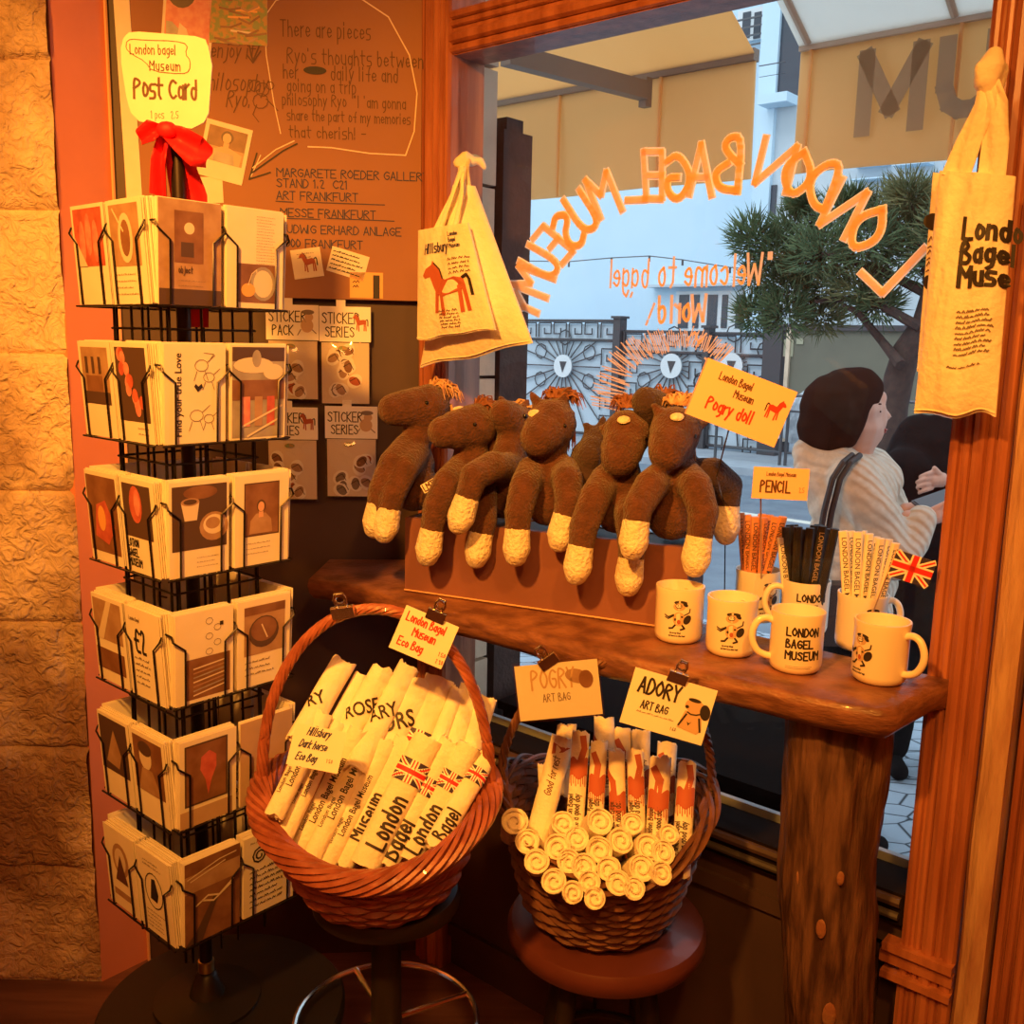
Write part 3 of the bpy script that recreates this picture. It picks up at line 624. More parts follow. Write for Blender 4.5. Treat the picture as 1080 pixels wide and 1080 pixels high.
# ---------------- people
def woman():
    Y = 3.3; q = lambda x, y, d=0: at_y(x, y, Y + d)
    t = thing('person', 'person in a cream knitted hoodie with a dark bob, looking down the street', 'person', V3((at_y(895, 480, Y).x, Y, gz)))
    px, py = q(905, 600).x, Y
    # body: hips, torso, neck, head, legs
    hip = q(893, 640); kn = .21
    rl = V3((hip.x - .01, Y - .09, hip.z)); ll = V3((hip.x + .02, Y + .09, hip.z))
    organic('body', [[(q(905, 500), .055), (q(904, 478), .05), (q(902, 450), .09)],
        [(q(898, 432), .098), (q(895, 425), .100)], [(q(908, 448), .070), (q(915, 455), .055)],
        [(q(921, 466), .020), (q(916, 467), .028), (q(905, 466), .035)], [(q(922, 430), .040), (q(923, 445), .040)],
        [(q(930, 431), .011), (q(937.5, 439), .0105)], [(q(931, 441), .016)], [(q(929, 451), .014), (q(929, 455), .013)], [(q(926, 420), .030)],
        [(q(915, 520), .07), (q(900, 610), .10)],
        [(hip, .12), (q(895, 600), .11)], [(rl, .095), (V3((rl.x + .01, rl.y, .35)), .065), (V3((rl.x, rl.y, -.17)), .045)], [(ll, .095), (V3((ll.x + .02, ll.y, .35)), .065), (V3((ll.x + .02, ll.y, -.17)), .045)]],
        'skin', .0075, t, 3)
    # hoodie
    organic('hoodie', [[(q(897, 520), .155), (q(905, 560), .165), (q(895, 610), .165), (q(890, 640), .165)],
        [(q(872, 500), .10), (q(925, 507, .05), .09)], [(q(880, 500, .1), .11), (q(915, 500, .1), .10)],
        [(q(900, 505, -.12), .085), (q(925, 545, -.16), .078), (q(944, 590, -.18), .072)], [(q(944, 590, -.18), .072), (q(962, 570, -.17), .058), (q(972, 548, -.16), .050)],
        [(q(925, 510, .14), .075), (q(950, 560, .14), .065), (q(968, 545, .05), .05)],
        [(q(850, 476), .048), (q(862, 482), .065), (q(885, 484, -.06), .055), (q(903, 490, -.06), .040)], [(q(850, 478, .08), .05), (q(885, 484, .1), .05), (q(905, 492, .06), .04)], [(q(855, 490), .06), (q(862, 505), .07)]],
        'knit_cream', .010, t, 4)
    # trousers and shoes
    organic('trousers', [[(V3((rl.x, rl.y, hip.z)), .12), (V3((rl.x + .015, rl.y, .35)), .10), (V3((rl.x, rl.y, -.12)), .085)], [(V3((ll.x, ll.y, hip.z)), .12), (V3((ll.x + .03, ll.y, .35)), .10), (V3((ll.x + .03, ll.y, -.12)), .085)]], 'cloth_black', .014, t)
    for l in (rl, ll):
        organic('shoe', [[(V3((l.x - .03, l.y, -.20)), .05), (V3((l.x + .07, l.y, -.205)), .045), (V3((l.x + .16, l.y, -.215)), .035)]], 'cloth_black', .01, t)
    # bob: shell of hair round the back and sides of the head
    organic('hair', [[(q(893, 421), .108), (q(880, 430), .118), (q(868, 450), .09), (q(862, 462), .06)], [(q(887, 440, -.05), .085), (q(878, 458, -.05), .065), (q(872, 463, -.04), .05)], [(q(905, 412, 0), .082), (q(915, 410), .055), (q(922, 413), .03)],
        [(q(906, 428, -.085), .035), (q(900, 450, -.085), .035), (q(895, 464, -.08), .030)], [(q(909, 420, -.075), .034), (q(915, 411, -.05), .036)], [(q(895, 450, .07), .06), (q(890, 463, .06), .04)]], 'hair_dark', .009, t, 9)
    mb = MB().use('hair_dark'); mb.ball(q(927, 434, -.050), .007, .010, .0045); mb.ball(q(926, 426, -.05), .013, .01, .0028); mb.build('eye', t)
    mb = MB().use('lips'); mb.ball(q(933, 453, -.012), .008, .018, .0045); mb.ball(q(932, 455.5, -.012), .008, .016, .0045); mb.build('lips', t)
    # bag strap
    mb = MB().use('strap_black'); pts = [q(903, 480, -.16), q(893, 488, -.205), q(882, 505, -.215), q(873, 540, -.21), q(868, 570, -.205), q(864, 605, -.20)]
    for o in (-.012, .012): mb.tube([p + V3((o, 0, 0)) for p in pts], .010, 8)
    mb.build('bag_strap', t)
    mb = MB().use('strap_black'); b0 = q(862, 640, -.235); mb.cbox((0, 0, -.02), .22, .07, .2, Fr(b0, (1, 0, 0), (0, 1, 0))); mb.build('shoulder_bag', t)
    # hands: palm, four fingers, thumb, closed on the phone
    def hand(c, dirx, k, d):
        bl = [[(c + V3((-.07, 0, -.005)), .026), (c, .030), (c + V3((.035 * dirx, 0, .01)), .028)]]
        for i in range(4):
            o = c + V3((.045 * dirx, -.016 + .012 * i * 0, .028 - .019 * i)); L = (.026, .03, .028, .022)[i]
            bl.append([(o, .0095), (o + V3((L, -.004, .004)), .009), (o + V3((L * 1.75, .012 * d, .002)), .008), (o + V3((L * 2.1, .03 * d, -.006)), .0072)])
        bl.append([(c + V3((.0, -.01, .022)), .012), (c + V3((.035, -.014, .045)), .010), (c + V3((.065, -.004, .058)), .009)])
        return bl
    organic('hand', hand(q(981, 545, -.15), 1, 1, 1), 'skin', .0045, t, 2)
    organic('hand', hand(q(978, 537, -.02), 1, 1, -1), 'skin', .0045, t, 2)
    return t
woman()
ph = at_y(990, 527, 3.22); mb = MB().use('steel_dark'); F = Fr(ph, V3((.8, .1, .28)), V3((-.2, .9, .3))); mb.cbox((0, 0, 0), .15, .075, .009, F); mb.cbox((0.0, 0, .006), .14, .068, .003, F)
tag(mb.build('mobile_phone', at=ph), 'dark mobile phone held in the hands of the person in the cream hoodie', 'phone')
def man():
    Y = 3.95; q = lambda x, y, d=0: at_y(x, y, Y + d)
    t = thing('person', 'person in a loose black jacket standing behind the woman, head hidden by the tote', 'person', V3((q(975, 500).x, Y, gz)))
    hx = q(985, 620).x
    organic('body', [[(q(1003, 470), .07), (q(1012, 430), .10)], [(q(1012, 425), .10)], [(q(985, 500), .12), (q(985, 620), .14)], [(V3((hx - .10, Y, .75)), .08), (V3((hx - .10, Y, -.12)), .05)], [(V3((hx + .10, Y, .75)), .08), (V3((hx + .10, Y, -.12)), .05)]], 'skin', .012, t)
    organic('jacket', [[(q(975, 480), .15), (q(970, 530), .21), (q(975, 600), .21), (q(978, 640), .20)], [(q(1000, 470), .14), (q(1020, 560), .20)], [(q(955, 500, -.1), .11), (q(960, 555, -.12), .09)], [(q(985, 462), .08), (q(970, 462), .10)]], 'cloth_black', .014, t)
    organic('trousers', [[(V3((hx - .09, Y, .80)), .16), (V3((hx - .12, Y, .3)), .125), (V3((hx - .13, Y, -.14)), .09)], [(V3((hx + .1, Y, .80)), .16), (V3((hx + .11, Y, .3)), .12), (V3((hx + .11, Y, -.14)), .09)]], 'cloth_black', .016, t)
    organic('hair', [[(q(1012, 418), .115)]], 'hair_dark', .012, t)
    for o in (-.13, .11): organic('shoe', [[(V3((hx + o, Y, -.2)), .05), (V3((hx + o, Y - .14, -.21)), .04)]], 'cloth_black', .01, t)
    c = q(990, 506, -.215); bl = [[(c + V3((.07, .02, -.01)), .026), (c + V3((.01, 0, 0)), .030), (c + V3((-.015, 0, -.004)), .027)]]
    for i in range(4): L_ = (.8, 1, .95, .75)[i]; o = c + V3((-.028, -.008, .030 - .0205 * i)); bl.append([(o, .0095), (o + V3((-.028 * L_, -.006, -.006)), .009), (o + V3((-.046 * L_, .008, -.016)), .008), (o + V3((-.050 * L_, .024, -.024)), .0072)])
    bl.append([(c + V3((.0, -.01, .02)), .012), (c + V3((-.025, -.012, .045)), .010)])
    organic('hand', bl, 'skin', .0038, t, 2)
    organic('cuff', [[(c + V3((.035, .01, -.004)), .040), (c + V3((.13, .05, -.05)), .06)]], 'cloth_black', .008, t)
man()
# ================================================================ POSTCARD RACK
TH = math.radians(49); RA = V3((math.cos(TH), math.sin(TH), 0)); RB = V3((-RA.y, RA.x, 0)); RL = .222
C0 = V3((-.500, 1.385, 0)); RC = C0 + RA * RL / 2 + RB * RL / 2; ZB = .36; PITCH = .1962; CH = .1424; CW = .098; ZT = 1.681
# black round table under it
mb = MB().use('base_black'); F = Fr(V3((RC.x + .03, RC.y - .01, 0)), (1, 0, 0), (0, 1, 0)); t = thing('pedestal_table', 'low black round table under the postcard rack', 'table', F.o)
mb.lathe([(.001, ZB - .03), (.20, ZB - .03), (.208, ZB - .022), (.208, ZB - .006), (.203, ZB), (.001, ZB)], 56, F); mb.build('table_top', t)
mb = MB().use('base_black'); mb.lathe([(.03, .03), (.028, ZB - .03)], 20, F); mb.build('column', t)
mb = MB().use('base_black'); mb.lathe([(.001, 0), (.15, 0), (.15, .012), (.04, .03), (.001, .03)], 32, F); mb.build('foot', t)
rack = thing('postcard_rack', 'black wire revolving rack holding six tiers of postcards', 'rack', (RC.x, RC.y, ZB))
FR = Fr((RC.x, RC.y, 0), RA, RB)
mb = MB().use('pole_black'); mb.lathe([(.011, ZB + .004), (.011, 1.86)], 16, FR); mb.build('pole', rack)
mb = MB().use('base_black'); mb.lathe([(.001, ZB), (.09, ZB), (.09, ZB + .006), (.03, ZB + .014), (.018, ZB + .05), (.012, ZB + .055)], 32, FR); mb.build('base', rack)
mb = MB().use('brass'); mb.lathe([(.0115, ZB + .055), (.0135, ZB + .056), (.0135, ZB + .075), (.0115, ZB + .076)], 20, FR); mb.build('collar', rack)
hin = RL / 2 - .035
mb = MB().use('wire_black')
for sx in (-1, 1):
    for sy in (-1, 1):
        for k in ((hin, hin - .008), (hin - .008, hin)): mb.tube([FR.P(sx * k[0], sy * k[1], .50), FR.P(sx * k[0], sy * k[1], 1.66)], .0024, 5)
for q in range(4):
    c, s = math.cos(q * PI / 2), math.sin(q * PI / 2)
    for a in (-.016, .016): x, y = a, -hin; mb.tube([FR.P(x * c - y * s, x * s + y * c, .50), FR.P(x * c - y * s, x * s + y * c, 1.66)], .0022, 5)
for i in range(6):
    for dz in ((.02,) if i else ()) + (-CH + .01,):
        z = ZT - i * PITCH + dz; mb.tube([FR.P(a * hin, b * hin, z) for a, b in ((-1, -1), (1, -1), (1, 1), (-1, 1))], .002, 5, closed=True)
    z = ZT - i * PITCH - CH
    for a, b in ((1, 0), (0, 1)): mb.tube([FR.P(-hin * a, -hin * b, z), FR.P(hin * a, hin * b, z)], .0025, 5)
mb.build('frame_rods', rack)
faces = [Fr(C0, RA, UP), Fr(C0 + RB * RL, -RB, UP), Fr(C0 + RA * RL, RB, UP), Fr(C0 + RA * RL + RB * RL, -RA, UP)]   # front, left, right-back, back
pocket_me = None
def pocket_frame(fi, slot, i):
    f = faces[fi]; u = .004 + slot * (RL - .008) / 2; o = f.P(u, ZT - i * PITCH - CH, 0)
    tilt = .055; v = (UP + f.n * tilt).normalized(); return Fr(o, f.u, v)
def mw(F): m = Matrix((F.u, F.v, F.n)).transposed().to_4x4(); m.translation = F.o; return m
PW = (RL - .008) / 2
def pocket_mesh():
    mb = MB().use('wire_black'); n = .004; w = PW
    mb.tube([(0, .112, n - .004), (0, .104, n), (.020, .088, n), (.020, 0, n)], .0016, 5)
    mb.tube([(w, .112, n - .004), (w, .104, n), (w - .020, .088, n), (w - .020, 0, n)], .0016, 5)
    mb.tube([(.0, -.002, n), (w, -.002, n)], .0016, 5); mb.tube([(.0, .112, n - .004), (0, .112, -.034)], .0016, 5)
    for x in (.020, w - .020): mb.tube([(x, -.002, n), (x, -.002, -.034)], .0014, 5)
    return mb
pm = pocket_mesh().build('wire_pocket')
for fi in range(4):
    for sl in (0, 1):
        for i in range(6):
            o = pm if (fi, sl, i) == (0, 0, 0) else pm.copy()
            if o is not pm: COL.objects.link(o)
            o.parent = rack; o.matrix_parent_inverse = MW[rack].inverted(); o.matrix_basis = mw(pocket_frame(fi, sl, i))
I3 = Matrix.Identity(4)
LF = Fr((0, 0, 0), (1, 0, 0), (0, 1, 0)); P0 = plane(LF)
def card_body(mb, w=CW, h=CH, m='paper', th=.0012):
    mb.use(m); mb.box((0, 0, 0), (w, 0, 0), (0, h, 0), (0, 0, th))
_scr = scribble
def scribble(*a, h=.0019, **k): _scr(*a, h=h, **k)
def A_(mb, kind, *a, m='p_brown', h=.0016):
    mb.use(m)
    if kind == 'r': rect(mb, P0, *a, h=h)
    elif kind == 'd': disc(mb, P0, *a, h=h)
    elif kind == 's': shape(mb, P0, a[0], h=h)
    elif kind == 'l': strokes(mb, P0, a[0], a[1], h)
def figure(mb, x, y, s, h=.0021):
    """tiny framed portrait: dark ground, grey dress, face, dark hair"""
    A_(mb, 's', [(x - .5 * s, y), (x - .45 * s, y + .5 * s), (x - .2 * s, y + .75 * s), (x + .2 * s, y + .75 * s), (x + .45 * s, y + .5 * s), (x + .5 * s, y)], m='p_mid', h=h)
    A_(mb, 's', [(x - .1 * s, y + .6 * s), (x - .1 * s, y + .9 * s), (x + .1 * s, y + .9 * s), (x + .1 * s, y + .6 * s)], m='p_skin', h=h + .0003)
    A_(mb, 'd', x, y + 1.03 * s, .19 * s, .23 * s, m='p_dark', h=h + .0004); A_(mb, 'd', x, y + 1.0 * s, .14 * s, .19 * s, m='p_skin', h=h + .0006)
def a_sausage(mb): A_(mb, 'r', .006, .055, .086, .082, m='p_red'); [A_(mb, 'd', .03 + .02 * k, .09 + .01 * (k % 2), .009, .03, m='p_pink', h=.002 + k * .0001) for k in range(3)]; A_(mb, 's', [(.006, .055), (.04, .055), (.006, .10)], m='p_light', h=.0024)
def a_spoon(mb): A_(mb, 'r', .008, .052, .08, .084, m='p_mid'); A_(mb, 'd', .05, .09, .02, .034, m='p_light', h=.0021); A_(mb, 'd', .05, .09, .013, .025, m='p_brown', h=.0023); A_(mb, 'l', [[(.02, .13), (.045, .10)]], .003, m='p_light', h=.0024); scribble(mb, P0, .012, .04, .06, 4, .009, .003)
def a_object(mb): A_(mb, 'r', 0, 0, CW, CH, m='p_mid'); A_(mb, 'r', .024, .058, .045, .07, m='p_brown', h=.002); A_(mb, 'r', .034, .066, .02, .02, m='p_dark', h=.0022); A_(mb, 'd', .047, .105, .008, .008, m='p_light', h=.0023); A_(mb, 'r', 0, 0, CW, .022, m='p_dark', h=.0022); write(mb, P0, 'object', .009, .03, .044, .0012, 'p_dark', h=.0024); scribble(mb, P0, .03, .033, .05, 2, .007, .002)
def a_egg(mb): scribble(mb, P0, .05, .132, .034, 17, .0042, .0016); A_(mb, 'r', .018, .008, .068, .056, m='p_brown'); A_(mb, 'd', .062, .036, .022, .025, m='p_grey', h=.0021); A_(mb, 'd', .062, .036, .017, .020, m='p_light', h=.0022); A_(mb, 'd', .036, .026, .012, .010, m='p_orange', h=.0024); A_(mb, 'l', [[(.036, .034), (.042, .05), (.05, .056), (.052, .04), (.048, .03)]], .0015, m='p_light', h=.0026)
def a_cafe(mb): A_(mb, 'r', .008, .05, .082, .084, m='p_mid'); A_(mb, 'r', .02, .062, .05, .03, m='p_brown', h=.002); A_(mb, 'r', .008, .05, .082, .018, m='p_dark', h=.0022); [A_(mb, 'r', .02 + .02 * k, .095, .008, .025, m='p_dark', h=.0022) for k in range(3)]
def a_flower(mb):
    A_(mb, 'r', .006, .03, .086, .106, m='p_dark'); rr = random.Random(5)
    for k in range(16): t = k / 16; A_(mb, 'd', .018 + .055 * t + rr.uniform(-.006, .006), .12 - .075 * t + rr.uniform(-.012, .012), .008, .010, m=('p_pink', 'p_red')[k % 2], h=.0020 + k * .00005)
    scribble(mb, P0, .055, .02, .03, 2, .008, .003)
def a_love(mb):
    mb2 = lambda x, y, h=0: LF.P(.026 - y, .010 + x, h)
    block(mb, mb2, 'Find your true Love', .0148, 0, 0, .008, 'ink', h=.0018)
    for (x, y, s) in ((.058, .112, 1.2), (.07, .095, 1.0), (.05, .04, 1.2), (.07, .035, .9)):
        A_(mb, 'l', [[(x + s * .009 * math.cos(2 * PI * k / 10), y + s * .007 * math.sin(2 * PI * k / 10)) for k in range(11)]], .0009, m='ink_grey', h=.0018)
        A_(mb, 'l', [[(x - .006 * s, y - .007 * s), (x - .010 * s, y - .018 * s)], [(x + .005 * s, y - .007 * s), (x + .009 * s, y - .018 * s)], [(x + .008 * s, y + .004 * s), (x + .018 * s, y + .012 * s)]], .0009, m='ink_grey', h=.0018)
    A_(mb, 's', [(.052, .074), (.046, .082), (.049, .086), (.053, .082), (.058, .086), (.060, .081)], m='ink', h=.0019)
    A_(mb, 'l', [[(.062, .13), (.078, .128), (.070, .118)]], .0009, m='ink_grey', h=.0018)
def a_collage(mb): A_(mb, 'r', .003, .003, .092, .136, m='p_grey'); A_(mb, 'r', .003, .118, .092, .021, m='p_dark', h=.002); A_(mb, 'd', .04, .112, .035, .012, m='p_light', h=.0021); A_(mb, 'd', .075, .102, .018, .012, m='p_light', h=.0022); A_(mb, 'r', .003, .06, .092, .03, m='p_brown', h=.0021); [A_(mb, 'r', .02 + .022 * k, .02, .014, .045, m=('p_pink', 'p_mid', 'p_red')[k], h=.0023) for k in range(3)]; A_(mb, 'd', .045, .122, .008, .013, m='p_grey', h=.0024); A_(mb, 'l', [[(.02, .02), (.09, .05)], [(.03, .005), (.085, .03)]], .003, m='p_light', h=.0026)
def a_redfood(mb): A_(mb, 'r', .003, .016, .092, .12, m='p_brown'); A_(mb, 's', [(.02, .04), (.06, .03), (.085, .06), (.06, .10), (.03, .09)], m='p_red', h=.002); A_(mb, 'd', .045, .07, .012, .02, m='p_orange', h=.0022)
def a_meat(mb): A_(mb, 'r', .008, .055, .08, .08, m='p_dark'); A_(mb, 'd', .045, .105, .018, .028, m='p_red', h=.002, ); A_(mb, 'd', .05, .108, .009, .02, m='p_pink', h=.0022); [write(mb, P0, w, .011, .012, .04 - k * .015, .0022, 'ink', h=.0018) for k, w in enumerate(('LOTION', 'BAGEL', 'MUSEUM'))]
def a_cups(mb): A_(mb, 'r', .004, .040, .090, .096, m='p_dark'); A_(mb, 'd', .05, .125, .028, .010, m='p_brown', h=.0019); A_(mb, 's', [(.018, .112), (.048, .112), (.044, .084), (.024, .084)], m='p_light', h=.002); A_(mb, 'd', .033, .112, .015, .006, m='p_mid', h=.0021); A_(mb, 'd', .033, .112, .011, .004, m='p_dark', h=.0022); A_(mb, 'd', .072, .072, .024, .022, m='p_mid', h=.0021); A_(mb, 'd', .072, .075, .018, .015, m='p_light', h=.0022); A_(mb, 'd', .07, .077, .012, .009, m='p_mid', h=.0023); scribble(mb, P0, .044, .026, .036, 3, .007, .002)
def a_portrait(mb): A_(mb, 'r', .016, .046, .064, .084, m='p_dark'); A_(mb, 'r', .018, .048, .060, .080, m='p_brown', h=.0018); figure(mb, .046, .05, .042); scribble(mb, P0, .02, .034, .05, 3, .008, .0024)
def a_stripe(mb): A_(mb, 'r', .004, .07, .088, .066, m='p_mid'); A_(mb, 's', [(.01, .07), (.05, .136), (.065, .136), (.03, .07)], m='p_light', h=.002); A_(mb, 'r', .004, .02, .088, .035, m='p_brown', h=.002)
def a_pound(mb): write(mb, P0, 'London Bagel', .006, .012, .122, .0008, 'ink_grey', h=.0018); write(mb, P0, '£2', .036, .024, .074, .0050, 'ink', h=.0018); scribble(mb, P0, .02, .062, .05, 5, .010, .005, sw=.0013)
def a_fan(mb):
    A_(mb, 'r', .018, .006, .074, .064, m='p_brown')
    for k in range(7): A_(mb, 'l', [[(.03, .012 + .007 * k), (.082, .02 + .0065 * k)]], .0022, m=('p_light', 'p_grey', 'p_mid')[k % 3], h=.002)
    for k in range(5): x = .056 + .014 * (k % 2); y = .125 - .012 * k; A_(mb, 'l', [[(x + .006 * math.cos(2 * PI * j / 8), y + .005 * math.sin(2 * PI * j / 8)) for j in range(9)]], .0008, m='ink_grey', h=.0018)
    A_(mb, 'r', .074, .115, .006, .006, m='ink', h=.0019)
def a_cake(mb): A_(mb, 'r', .012, .052, .076, .08, m='p_mid'); A_(mb, 'r', .012, .118, .076, .014, m='p_brown', h=.0019); A_(mb, 'd', .048, .088, .028, .026, m='p_dark', h=.002); A_(mb, 'd', .048, .092, .024, .020, m='p_brown', h=.0022); A_(mb, 'l', [[(.044, .10), (.054, .078)]], .0022, m='p_light', h=.0024); scribble(mb, P0, .014, .040, .055, 3, .010, .004, sw=.001)
def a_dark(mb): A_(mb, 'r', .004, .045, .088, .092, m='p_dark'); A_(mb, 's', [(.02, .06), (.05, .12), (.07, .08), (.06, .055)], m='p_mid', h=.002)
def a_man(mb): A_(mb, 'r', .006, .045, .086, .090, m='p_brown'); A_(mb, 'd', .042, .105, .018, .022, m='p_light', h=.002); A_(mb, 'd', .042, .118, .020, .012, m='p_dark', h=.0022); A_(mb, 's', [(.015, .045), (.03, .085), (.06, .085), (.085, .045)], m='p_mid', h=.0021)
def a_ribbon(mb): A_(mb, 'r', .008, .034, .074, .100, m='p_dark'); A_(mb, 'r', .011, .037, .068, .094, m='p_brown', h=.0018); A_(mb, 's', [(.036, .11), (.05, .118), (.062, .108), (.062, .088), (.054, .07), (.048, .045), (.043, .072), (.034, .09)], m='p_red', h=.002); A_(mb, 'r', .0, .0, .09, .028, m='kraft', h=.0019)
def a_kraft(mb): write(mb, P0, 'v', .012, .05, .092, .0018, 'ink_brown', h=.0018)
def a_logo(mb): A_(mb, 'd', .05, .09, .026, .030, m='p_mid'); A_(mb, 'd', .05, .09, .018, .022, m='p_light', h=.002); A_(mb, 's', [(.03, .05), (.05, .1), (.07, .05)], m='ink_brown', h=.0023); A_(mb, 'r', .02, .02, .06, .012, m='p_mid')
def a_emblem(mb):
    A_(mb, 'l', [[(.047 + .026 * math.cos(2 * PI * k / 20), .078 + .030 * math.sin(2 * PI * k / 20)) for k in range(21)]], .002, m='ink', h=.0018)
    A_(mb, 's', [(.035, .062), (.042, .098), (.052, .10), (.060, .075), (.055, .06)], m='ink', h=.0019); scribble(mb, P0, .02, .125, .055, 2, .007, .0035); scribble(mb, P0, .02, .038, .055, 5, .007, .003)
def a_bread(mb): A_(mb, 'r', 0, 0, CW, CH, m='p_brown'); A_(mb, 'r', 0, .09, CW, .03, m='p_mid', h=.0018); A_(mb, 's', [(0, 0), (.03, 0), (.06, .07), (.05, .07), (.02, .02)], m='p_dark', h=.002); A_(mb, 'l', [[(.02, .065), (.04, .075), (.06, .068), (.085, .085)], [(.03, .07), (.05, .062), (.08, .078)]], .003, m='p_light', h=.0022); A_(mb, 'l', [[(.005, .115), (.06, .13), (.09, .132)], [(.01, .11), (.07, .124)]], .002, m='p_light', h=.0022)
def a_swirl(mb):
    for cx, cy, r in ((.03, .105, .016), (.062, .11, .013)): A_(mb, 'l', [[(cx + r * (1 - k / 22) * math.cos(k * .75), cy + r * (1 - k / 22) * math.sin(k * .75)) for k in range(18)]], .0028, m='ink', h=.0018)
    scribble(mb, P0, .012, .130, .05, 1, .01, .004); scribble(mb, P0, .012, .078, .07, 7, .0105, .0052, 'ink', sw=.0013)
cards = {
 (1, 0): [a_sausage, a_cafe, a_redfood, a_stripe, a_dark, a_logo], (1, 1): [a_spoon, a_flower, a_meat, a_pound, a_man, a_emblem],
 (0, 0): [a_object, a_love, a_cups, a_fan, a_ribbon, a_bread], (0, 1): [a_egg, a_collage, a_portrait, a_cake, a_kraft, a_swirl]}
lab = {a_sausage: 'postcard with a red sausage photo over a white margin, top tier far left', a_cafe: 'postcard of a cafe interior photo, second tier far left', a_redfood: 'postcard of red food on a dark plate, third tier far left', a_stripe: 'postcard with a pale diagonal stripe photo, fourth tier far left',
 a_dark: 'postcard with a dark photo over a white margin, fifth tier far left', a_logo: 'worn looking postcard with a round badge, bottom tier far left', a_spoon: 'postcard of a pan photo above small handwriting, top tier', a_flower: 'postcard with a spray of pink and red blossoms',
 a_meat: 'postcard with a meat photo above bold capital words', a_pound: 'cream postcard printed with a large price in pounds', a_man: 'postcard with a close portrait photo, fifth tier left of the corner', a_emblem: 'cream postcard printed with a round black emblem, bottom tier',
 a_object: 'grey-brown postcard with a small dark still life photo, top tier', a_love: 'cream postcard with vertical words about true love and doodles', a_cups: 'postcard photo of a coffee cup and plate on a dark table', a_fan: 'cream postcard with doodles above a striped fan photo',
 a_ribbon: 'dark postcard with a red figure in the middle, fifth tier', a_bread: 'brown bread photo postcard, bottom tier front', a_egg: 'postcard with a text column above an egg and pan photo', a_collage: 'grey glossy postcard of a kitchen with a white plate and pink jars',
 a_portrait: 'postcard with a framed portrait of a seated figure, third tier right', a_cake: 'postcard of a dark round cake seen from above', a_kraft: 'plain kraft card with one small heart tick, fifth tier right', a_swirl: 'cream postcard covered in swirling lettering, bottom tier right'}
SH = dict(sausage='red sausage card', cafe='cafe interior card', redfood='red food card', stripe='diagonal stripe card', dark='far left dark photo card', logo='far left round badge card', spoon='pan photo card', flower='red blossom card', meat='meat photo card', pound='large price card', man='close portrait card', emblem='round black emblem card', object='grey-brown still life card', love='true love card', cups='coffee cup card', fan='striped fan card', ribbon='dark red figure card', bread='brown bread card', egg='egg and pan card', collage='glossy kitchen card', portrait='framed portrait card', cake='dark cake card', kraft='plain kraft card', swirl='swirling lettering card')
mbp = MB(); card_body(mbp, th=.0016); plain = mbp.build('postcard'); plain_used = False
def place_plain(F, label, group):
    global plain_used
    o = plain.copy() if plain_used else plain
    if plain_used: COL.objects.link(o)
    plain_used = True; o.matrix_world = mw(F); tag(o, label, 'postcard', group)
for (fi, sl), arts in cards.items():
    for i, art in enumerate(arts):
        F = pocket_frame(fi, sl, i); off = (PW - CW) / 2
        mb = MB(); card_body(mb, m='kraft' if art is a_kraft else 'paper'); art(mb); o = mb.build('postcard', smooth=False)
        jx = R.uniform(-.001, .001); o.matrix_world = mw(Fr(F.P(off + jx, 0, -.0005), F.u, F.v)); tag(o, lab[art], 'postcard', 'front postcards in the rack pockets')
        k = R.choice((5, 6, 6, 7)) if art not in (a_kraft,) else 3
        for j in range(k):
            place_plain(Fr(F.P(off + R.uniform(-.002, .002), R.uniform(-.001, .002), -.0035 - j * .0034), F.u, F.v), 'cream card edges stacked behind the ' + SH[art.__name__[2:]], 'cards stacked behind the front postcards')
for fi in (2, 3):
    for sl in (0, 1):
        for i in range(6):
            F = pocket_frame(fi, sl, i); off = (PW - CW) / 2
            for j in range(3): place_plain(Fr(F.P(off, R.uniform(-.001, .002), -.0005 - j * .0055), F.u, F.v), 'plain card on the far side of the rack, ' + ('top', 'second', 'third', 'fourth', 'fifth', 'bottom')[i] + ' tier', 'cards on the far side of the rack')
# POST CARD sign on the pole
sc_ = at_y(178, 84, RC.y - .02); F = Fr(sc_, (1, .0, .0), (0, 0.05, 1)); k = RC.y / 1040 * 1.0
def px2(x, y): return ((x - 178) * k, (84 - y) * k)
pts = [px2(*p) for p in ((135, 46), (140, 41), (150, 40), (205, 43), (215, 46), (218, 54), (221, 70), (217, 115), (212, 124), (200, 130), (165, 127), (148, 124), (140, 116), (136, 100), (132, 70), (132, 55))]
sg = thing('postcard_sign', 'rounded cream sign reading Post Card on top of the rack', 'sign', sc_)
mb = MB().use('paper'); mb.prism(F, pts, -.0015, .0015); mb.build('sign_panel', sg)
mb = MB(); fn = plane(F)
write(mb, fn, 'London bagel', 9 * k, *px2(141, 61), .0014, 'ink_brown', h=.002); write(mb, fn, 'Museum', 9 * k, *px2(160, 76), .0016, 'ink_brown', h=.002, gap=1.4)
write(mb, fn, 'Post Card', 19 * k, *px2(144, 102), .0036, 'ink_brown', h=.002, jit=.3, gap=.75, wide=.5); write(mb, fn, '1 pcs   2.5', 7 * k, *px2(160, 121), .0009, 'ink_grey', h=.002)
bub = [px2(*p) for p in ((138, 50), (142, 47), (155, 48), (185, 48), (198, 51), (195, 60), (200, 66), (199, 76), (192, 79), (162, 77), (156, 68), (142, 61), (137, 56), (138, 50))]
mb.use('ink_brown'); strokes(mb, fn, [chaikin(bub)], .0011, .002); mb.build('lettering', sg)
mb = MB().use('pole_black'); mb.box(FR.o + V3((-.004, -.018, 1.80)), (.008, 0, 0), (0, .004, 0), (0, 0, .09)); mb.build('holder', sg)
